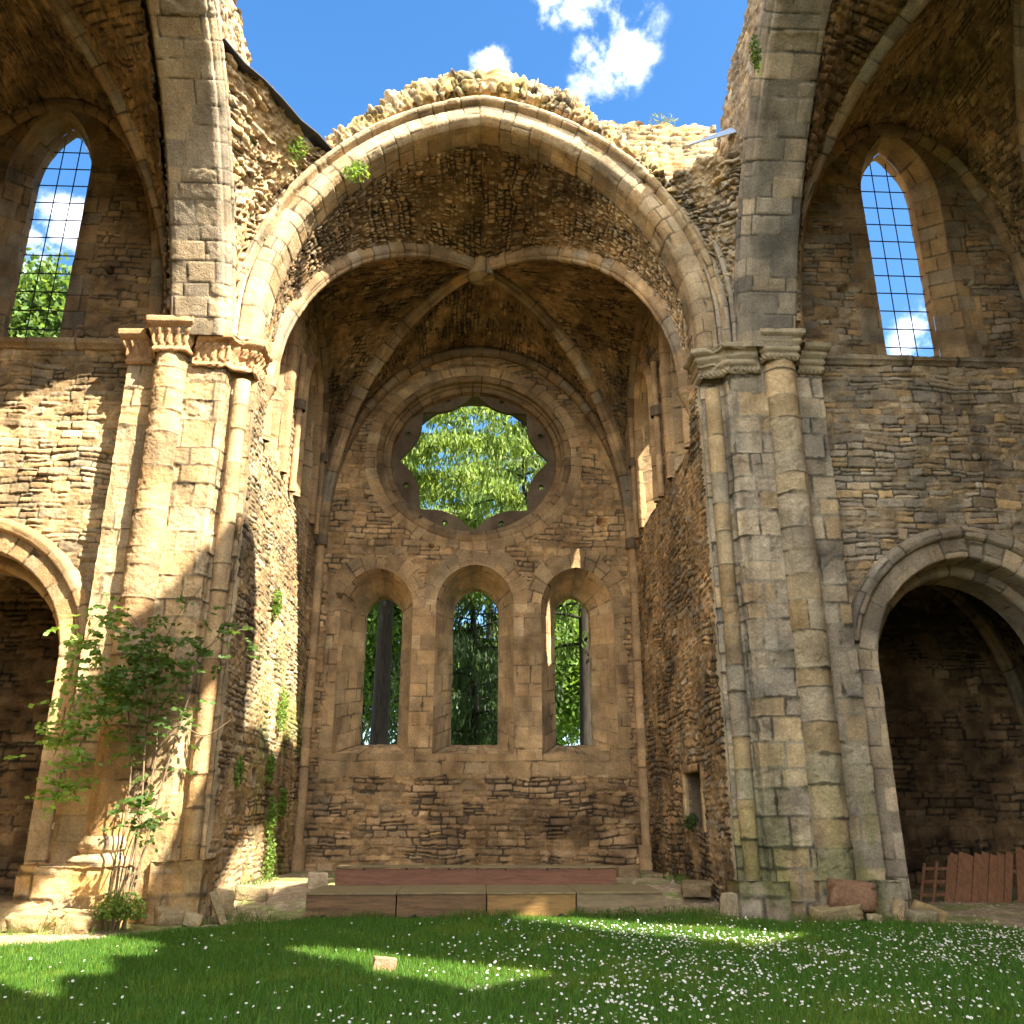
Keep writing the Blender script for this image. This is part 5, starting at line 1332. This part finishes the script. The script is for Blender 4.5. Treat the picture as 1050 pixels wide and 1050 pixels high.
# rose bush climbing the left pier
rb_ = thing('rose_bush', 'climbing rose bush with bare canes and bright leaves on the sunlit left pier', 'climbing bush', (-5.25, 14.55, .05))
r_ = np.random.default_rng(77)
canes = [[(-5.30, 14.6, 0), (-5.25, 14.75, 1.2), (-5.15, 14.9, 2.6), (-5.35, 14.7, 4.0), (-5.75, 14.45, 4.75), (-6.1, 14.2, 4.55), (-6.3, 14.1, 3.9)],
         [(-5.20, 14.6, 0), (-5.05, 14.8, 1.4), (-4.85, 14.95, 2.9), (-4.55, 14.9, 4.1), (-4.1, 14.9, 4.95)],
         [(-5.35, 14.55, 0), (-5.42, 14.7, 1.1), (-5.5, 14.85, 2.4), (-5.7, 14.6, 3.6), (-6.0, 14.3, 3.75), (-6.2, 14.05, 3.2), (-6.35, 14.0, 2.5)],
         [(-5.15, 14.55, 0), (-5.2, 14.75, 1.6), (-5.35, 14.95, 3.0), (-5.2, 14.9, 4.5), (-4.7, 14.8, 5.3)],
         [(-5.25, 14.5, 0), (-5.1, 14.6, .9), (-4.9, 14.75, 1.6)], [(-5.4, 14.5, 0), (-5.45, 14.55, .8), (-5.35, 14.7, 1.5)], [(-5.3, 14.5, 0), (-5.28, 14.52, 1.0), (-5.1, 14.6, 1.75)],
         [(-5.15, 14.9, 2.6), (-4.8, 14.75, 3.0), (-4.3, 14.6, 2.85), (-3.9, 14.6, 3.1)], [(-5.35, 14.9, 3.0), (-4.9, 14.7, 3.6), (-4.4, 14.65, 4.3), (-3.95, 14.8, 4.6)]]
tips = []
for q in canes:
    c = smooth_curve(np.array(q), 40) + r_.normal(size=(1, 3)) * .01
    V, F = tube_geo(c, .022 if len(q) > 4 else .016, .006, 7)
    link('stem', raw_mesh('stem', V, F, None, True), rb_, STEM)
    tips.append(c)
# leaf sprays
sp = []; dens_ = []
for k in range(215):
    c = tips[[0, 0, 0, 2, 2, 2, 3, 1, 8, 3][r_.integers(10)]]; u = r_.uniform(.48, 1.0); p_ = c[int(u * (len(c) - 1))]
    sp.append(p_ + r_.normal(size=3) * np.array([.20, .15, .22]) + np.array([0, -.08, -.02]))
for k in range(70): sp.append(np.array([-5.45, 14.5, 4.0]) + r_.normal(size=3) * np.array([.34, .2, .30]))
for cx_, cz_ in ((-6.15, 4.2), (-6.2, 3.5), (-5.95, 3.1), (-6.1, 2.45), (-6.3, 2.75), (-5.8, 3.6), (-5.6, 3.3), (-6.4, 2.0), (-6.0, 2.0), (-5.5, 3.7), (-4.95, 1.5), (-5.05, 1.75)):
    for k in range(14): sp.append(np.array([cx_, 14.05 + .2 * r_.random(), cz_]) + r_.normal(size=3) * np.array([.15, .08, .11]))
LC = []; LD = []
for s_ in sp:
    d = r_.normal(size=3); d[2] = d[2] * .4 - .25; d[1] -= .4; d /= np.linalg.norm(d)
    side = np.cross(d, (0, 0, 1)); side /= np.linalg.norm(side)
    for j in range(7):
        o_ = d * (.05 + .055 * (j // 2 + (1 if j == 6 else 0))) + (side * (.045 if j % 2 else -.045) if j < 6 else 0)
        LC.append(s_ + o_); LD.append(d * .6 + (side * (1 if j % 2 else -1) if j < 6 else d))
LC = np.array(LC); LD = np.array(LD)
lit = sstep(-5.4, -6.3, LC[:, 0])[:, None]  # leaves further left painted brighter, as if sunlit
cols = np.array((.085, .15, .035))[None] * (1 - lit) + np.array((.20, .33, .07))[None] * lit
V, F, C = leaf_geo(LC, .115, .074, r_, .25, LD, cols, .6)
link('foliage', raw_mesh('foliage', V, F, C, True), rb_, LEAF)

# ------------------------------------------------------------------ trees behind the ruin
def conifer(name, label, x, y, h, spread, zlo, seed, cols, n_br=60, strand=(.5, 1.3), trunk=.34, dens=1., lean=0.):
    t = thing(name, label, 'tree', (x, y, 0), 'trees behind the ruin'); r = np.random.default_rng(seed)
    tr = np.array([(x + lean * s + .1 * math.sin(s * 5), y, s * h) for s in np.linspace(0, 1, 20)])
    V, F = tube_geo(tr, trunk, .06, 12); link('trunk', raw_mesh('trunk', V, F, None, True), t, BARK)
    BV = []; BF = []; nb = 0; P_ = []; D_ = []; K_ = []
    for b in range(n_br):
        z0 = zlo + (h - zlo) * (b + r.random()) / n_br; f = (z0 - zlo) / (h - zlo)
        L_ = spread * (1 - f) ** .7 * r.uniform(.7, 1.15) + .5; a = b * 2.4 + r.uniform(-.4, .4)
        s = np.linspace(0, 1, 14)[:, None]; d = np.array([math.cos(a), math.sin(a), 0])[None]
        c = np.array([[x + lean * z0 / h, y, z0]]) + d * L_ * s + np.array([[0, 0, 1]]) * (L_ * (.16 * s - .30 * s ** 2)) + np.cumsum(r.normal(size=(14, 3)) * .05, 0) * s
        v, f_ = tube_geo(c, .07 * (1 - .6 * f), .012, 5); BV.append(v); BF.append(f_ + nb); nb += len(v)
        m = int(L_ * 15 * dens)
        for q in range(m):
            u = r.uniform(.12, 1.0); p0 = c[int(u * 13)] + r.normal(size=3) * np.array([.28, .28, .08]) * (.4 + .6 * u)
            ln = r.uniform(*strand) * (.5 + .6 * (1 - f)); ns = max(3, int(ln / .13)); tone = r.random()
            for w in range(ns):
                P_.append(p0 + np.array([0, 0, -ln * w / ns]) + r.normal(size=3) * np.array([.05, .05, .02])); D_.append((r.normal() * .28, r.normal() * .28, -1)); K_.append(tone * .6 + .4 * (w / ns))
    link('branches', raw_mesh('branches', np.concatenate(BV), np.concatenate(BF), None, True), t, BARK)
    P_ = np.array(P_); D_ = np.array(D_); K_ = np.array(K_)[:, None]
    c = np.array(cols[0])[None] * (1 - K_) + np.array(cols[1])[None] * K_
    V, F, C = leaf_geo(P_, .27, .085, r, 0, D_, c, .7); link('crown', raw_mesh('crown', V, F, C, True), t, NEEDLE)
    return t
YG = [(.085, .15, .025), (.25, .33, .055)]; DG = [(.025, .05, .018), (.06, .10, .028)]
conifer('weeping_conifer', 'drooping yellow green conifer filling the round window, trunk in the left lancet', -3.35, 31.0, 25, 6.6, 10.2, 601, YG, 62, (.3, .9), .36, 4.0)
conifer('weeping_conifer', 'darker conifer with its bare trunk seen through the right lancet', 3.85, 31.5, 24, 4.6, 7.0, 602, [(.05, .09, .025), (.16, .22, .05)], 56, (.3, .8), .30, 1.0)
conifer('weeping_conifer', 'dark conifer hanging before the light in the middle lancet', -.1, 36.5, 13.5, 5.0, 3.0, 603, DG, 54, (.6, 1.3), .26, 1.3)
conifer('weeping_conifer', 'yellow green conifer behind the middle of the round window', 1.95, 34.2, 21, 5.0, 11.8, 605, YG, 36, (.3, .8), .22, 2.2)
conifer('weeping_conifer', 'distant light green conifer low behind the round window', .6, 44.0, 22, 6.5, 13.0, 604, [(.05, .09, .02), (.13, .20, .045)], 46, (.4, 1.0), .3, 1.8)
def leafy(name, label, x, y, h, rad, zc, seed, col, n=26000, L=.26, W=.17, nl=9):
    t = thing(name, label, 'tree', (x, y, 0), 'trees behind the ruin'); r = np.random.default_rng(seed)
    tr = np.array([(x + .3 * math.sin(s * 3 + seed), y, s * h * .85) for s in np.linspace(0, 1, 14)]); V, F = tube_geo(tr, .26, .05, 9)
    link('trunk', raw_mesh('trunk', V, F, None, True), t, BARK)
    BV = []; BF = []; nb = 0; cen = []
    for b in range(nl * 3):
        a = r.uniform(0, 6.28); s0 = r.uniform(.35, .95); p0 = np.array([x, y, s0 * h * .85]); p1 = np.array([x + math.cos(a) * rad * r.uniform(.4, 1) * (1.2 - .6 * s0), y + math.sin(a) * rad * r.uniform(.4, 1) * (1.2 - .6 * s0), min(h, p0[2] + r.uniform(.2, .35) * h * (1.1 - s0) + .4)])
        c = smooth_curve(np.array([p0, (p0 + p1) / 2 + r.normal(size=3) * .2, p1]), 10); v, f_ = tube_geo(c, .06, .015, 5); BV.append(v); BF.append(f_ + nb); nb += len(v)
        cen.append(p1); cen.append((p0 + p1) / 2 + r.normal(size=3) * .4)
    link('branches', raw_mesh('branches', np.concatenate(BV), np.concatenate(BF), None, True), t, BARK)
    cen = np.array(cen); k = r.integers(0, len(cen), n); q = cen[k] + r.normal(size=(n, 3)) * np.array([.55, .55, .4]) * rad / 3.2
    tone = (.65 + .7 * r.random(len(cen)))[k][:, None]
    V, F, C = leaf_geo(q, L, W, r, .3, None, np.array(col)[None] * tone, .7)
    link('crown', raw_mesh('crown', V, F, C, True), t, LEAF)
LF = (.08, .15, .025)
leafy('leafy_tree', 'tall leafy tree showing low in the left barred lancet', -17.4, 29.5, 24.2, 3.6, 14, 611, (.10, .17, .04))
leafy('leafy_tree', 'bright green leafy tree low behind the left lancet of the back wall', -5.2, 42, 15.5, 4.6, 7, 612, LF)
leafy('leafy_tree', 'sunlit leafy tree low behind the middle lancet', 1.0, 48, 11.5, 4.6, 7, 613, LF)
leafy('leafy_tree', 'sunlit leafy tree behind the right lancet', 5.8, 43, 14.0, 4.4, 7, 614, (.13, .22, .04))
leafy('leafy_tree', 'shaded leafy tree far behind the left and middle lancets', -2.0, 53, 13.5, 4.6, 7, 615, (.06, .10, .03))
leafy('leafy_tree', 'shaded leafy tree far behind the middle and right lancets', 5.0, 56, 15.0, 5.0, 7, 616, (.06, .10, .03))


# ================================================================== CAMERA, LIGHT, SKY
cam = bpy.data.cameras.new('camera'); co = bpy.data.objects.new('camera', cam); COL.objects.link(co); scene.camera = co
pitch = math.atan(313 / 900); yaw = math.atan(39 / (900 / math.cos(pitch)))
co.location = (0, 0, 1.6); co.rotation_euler = (math.pi / 2 + pitch, 0, -yaw)
cam.sensor_fit = 'HORIZONTAL'; cam.sensor_width = 36; cam.lens = 36 * 900 / 1050; cam.clip_start = .1; cam.clip_end = 3000

el = math.atan2(SUN_K, math.hypot(1, SUN_M)); SD = Vector((-1, SUN_M, -SUN_K)).normalized()
sl = bpy.data.lights.new('sun', 'SUN'); sl.energy = 2.9; sl.angle = R(.53); sl.color = (1, .93, .80)
so = bpy.data.objects.new('sun', sl); COL.objects.link(so); so.rotation_euler = SD.to_track_quat('-Z', 'Y').to_euler(); so.location = (20, -20, 40)

w = bpy.data.worlds.new('World'); scene.world = w; w.use_nodes = True
N = w.node_tree.nodes; L = w.node_tree.links
bg = N['Background']; sky = N.new('ShaderNodeTexSky'); sky.sky_type = 'NISHITA'; sky.sun_disc = False
sky.sun_elevation = el; sky.sun_rotation = math.atan2(1.0, -SUN_M); sky.air_density = 1.0; sky.dust_density = .6; sky.ozone_density = 2.0
def pixel_dir(px, py):
    a = (px - 525) / 900; b = -(py - 525) / 900
    v = co.rotation_euler.to_matrix() @ Vector((a, b, -1)); return v.normalized()
tc = N.new('ShaderNodeTexCoord')
def cloud(px, py, rad, sq=(1, 1, 1)):
    d = pixel_dir(px, py)
    vm = N.new('ShaderNodeVectorMath'); vm.operation = 'DISTANCE'; L.new(tc.outputs['Generated'], vm.inputs[0]); vm.inputs[1].default_value = d
    mr = N.new('ShaderNodeMapRange'); L.new(vm.outputs['Value'], mr.inputs['Value'])
    for k, v in zip(('From Min', 'From Max', 'To Min', 'To Max'), (rad * .1, rad, .66, 0)): mr.inputs[k].default_value = v
    return mr.outputs['Result']
masks = [cloud(606, 8, .085), cloud(608, 50, .07), cloud(636, 52, .05), cloud(600, 85, .04), cloud(505, 62, .034), cloud(30, 300, .10), cloud(60, 255, .075), cloud(955, 350, .05)]
cur = masks[0]
for m_ in masks[1:]:
    mx = N.new('ShaderNodeMath'); mx.operation = 'MAXIMUM'; L.new(cur, mx.inputs[0]); L.new(m_, mx.inputs[1]); cur = mx.outputs[0]
# broken cloud added behind the camera, out of view, to brighten the shade
sx = N.new('ShaderNodeSeparateXYZ'); L.new(tc.outputs['Generated'], sx.inputs[0])
bk = N.new('ShaderNodeMapRange'); L.new(sx.outputs['Y'], bk.inputs['Value'])
for k, v in zip(('From Min', 'From Max', 'To Min', 'To Max'), (-.25, .46, .80, 0)): bk.inputs[k].default_value = v
mx = N.new('ShaderNodeMath'); mx.operation = 'MAXIMUM'; L.new(cur, mx.inputs[0]); L.new(bk.outputs[0], mx.inputs[1]); cur = mx.outputs[0]
nz = N.new('ShaderNodeTexNoise'); nz.inputs['Scale'].default_value = 15; nz.inputs['Detail'].default_value = 10; nz.inputs['Roughness'].default_value = .60; nz.inputs['Distortion'].default_value = .15
L.new(tc.outputs['Generated'], nz.inputs['Vector'])
n0 = N.new('ShaderNodeMath'); n0.operation = 'MULTIPLY_ADD'; L.new(nz.outputs['Fac'], n0.inputs[0]); n0.inputs[1].default_value = 2.6; n0.inputs[2].default_value = -1.3
sc_ = N.new('ShaderNodeMath'); sc_.operation = 'MULTIPLY_ADD'; L.new(cur, sc_.inputs[0]); sc_.inputs[1].default_value = 1.0; L.new(n0.outputs[0], sc_.inputs[2])
mr = N.new('ShaderNodeMapRange'); L.new(sc_.outputs[0], mr.inputs['Value']); mr.interpolation_type = 'SMOOTHSTEP'
for k, v in zip(('From Min', 'From Max', 'To Min', 'To Max'), (.26, 1.55, 0, .92)): mr.inputs[k].default_value = v
# no cloud where neither mask reaches
gt = N.new('ShaderNodeMapRange'); L.new(cur, gt.inputs['Value'])
for k, v in zip(('From Min', 'From Max', 'To Min', 'To Max'), (.02, .3, 0, 1)): gt.inputs[k].default_value = v
mm = N.new('ShaderNodeMath'); mm.operation = 'MULTIPLY'; L.new(mr.outputs['Result'], mm.inputs[0]); L.new(gt.outputs[0], mm.inputs[1]); mr = mm
hs = N.new('ShaderNodeHueSaturation'); hs.inputs['Saturation'].default_value = 1.28; hs.inputs['Value'].default_value = .285; L.new(sky.outputs[0], hs.inputs['Color'])
mc = N.new('ShaderNodeMix'); mc.data_type = 'RGBA'; L.new(mr.outputs[0], mc.inputs['Factor']); L.new(hs.outputs[0], mc.inputs['A']); mc.inputs['B'].default_value = (8.8, 8.6, 8.3, 1)
L.new(mc.outputs['Result'], bg.inputs['Color']); bg.inputs['Strength'].default_value = .15

vs = scene.view_settings; vs.view_transform = 'Standard'; vs.look = 'None'; vs.exposure = 3.15; vs.gamma = 1
scene.render.film_transparent = False
scene.cycles.max_bounces = 8; scene.cycles.diffuse_bounces = 5; scene.cycles.use_denoising = True
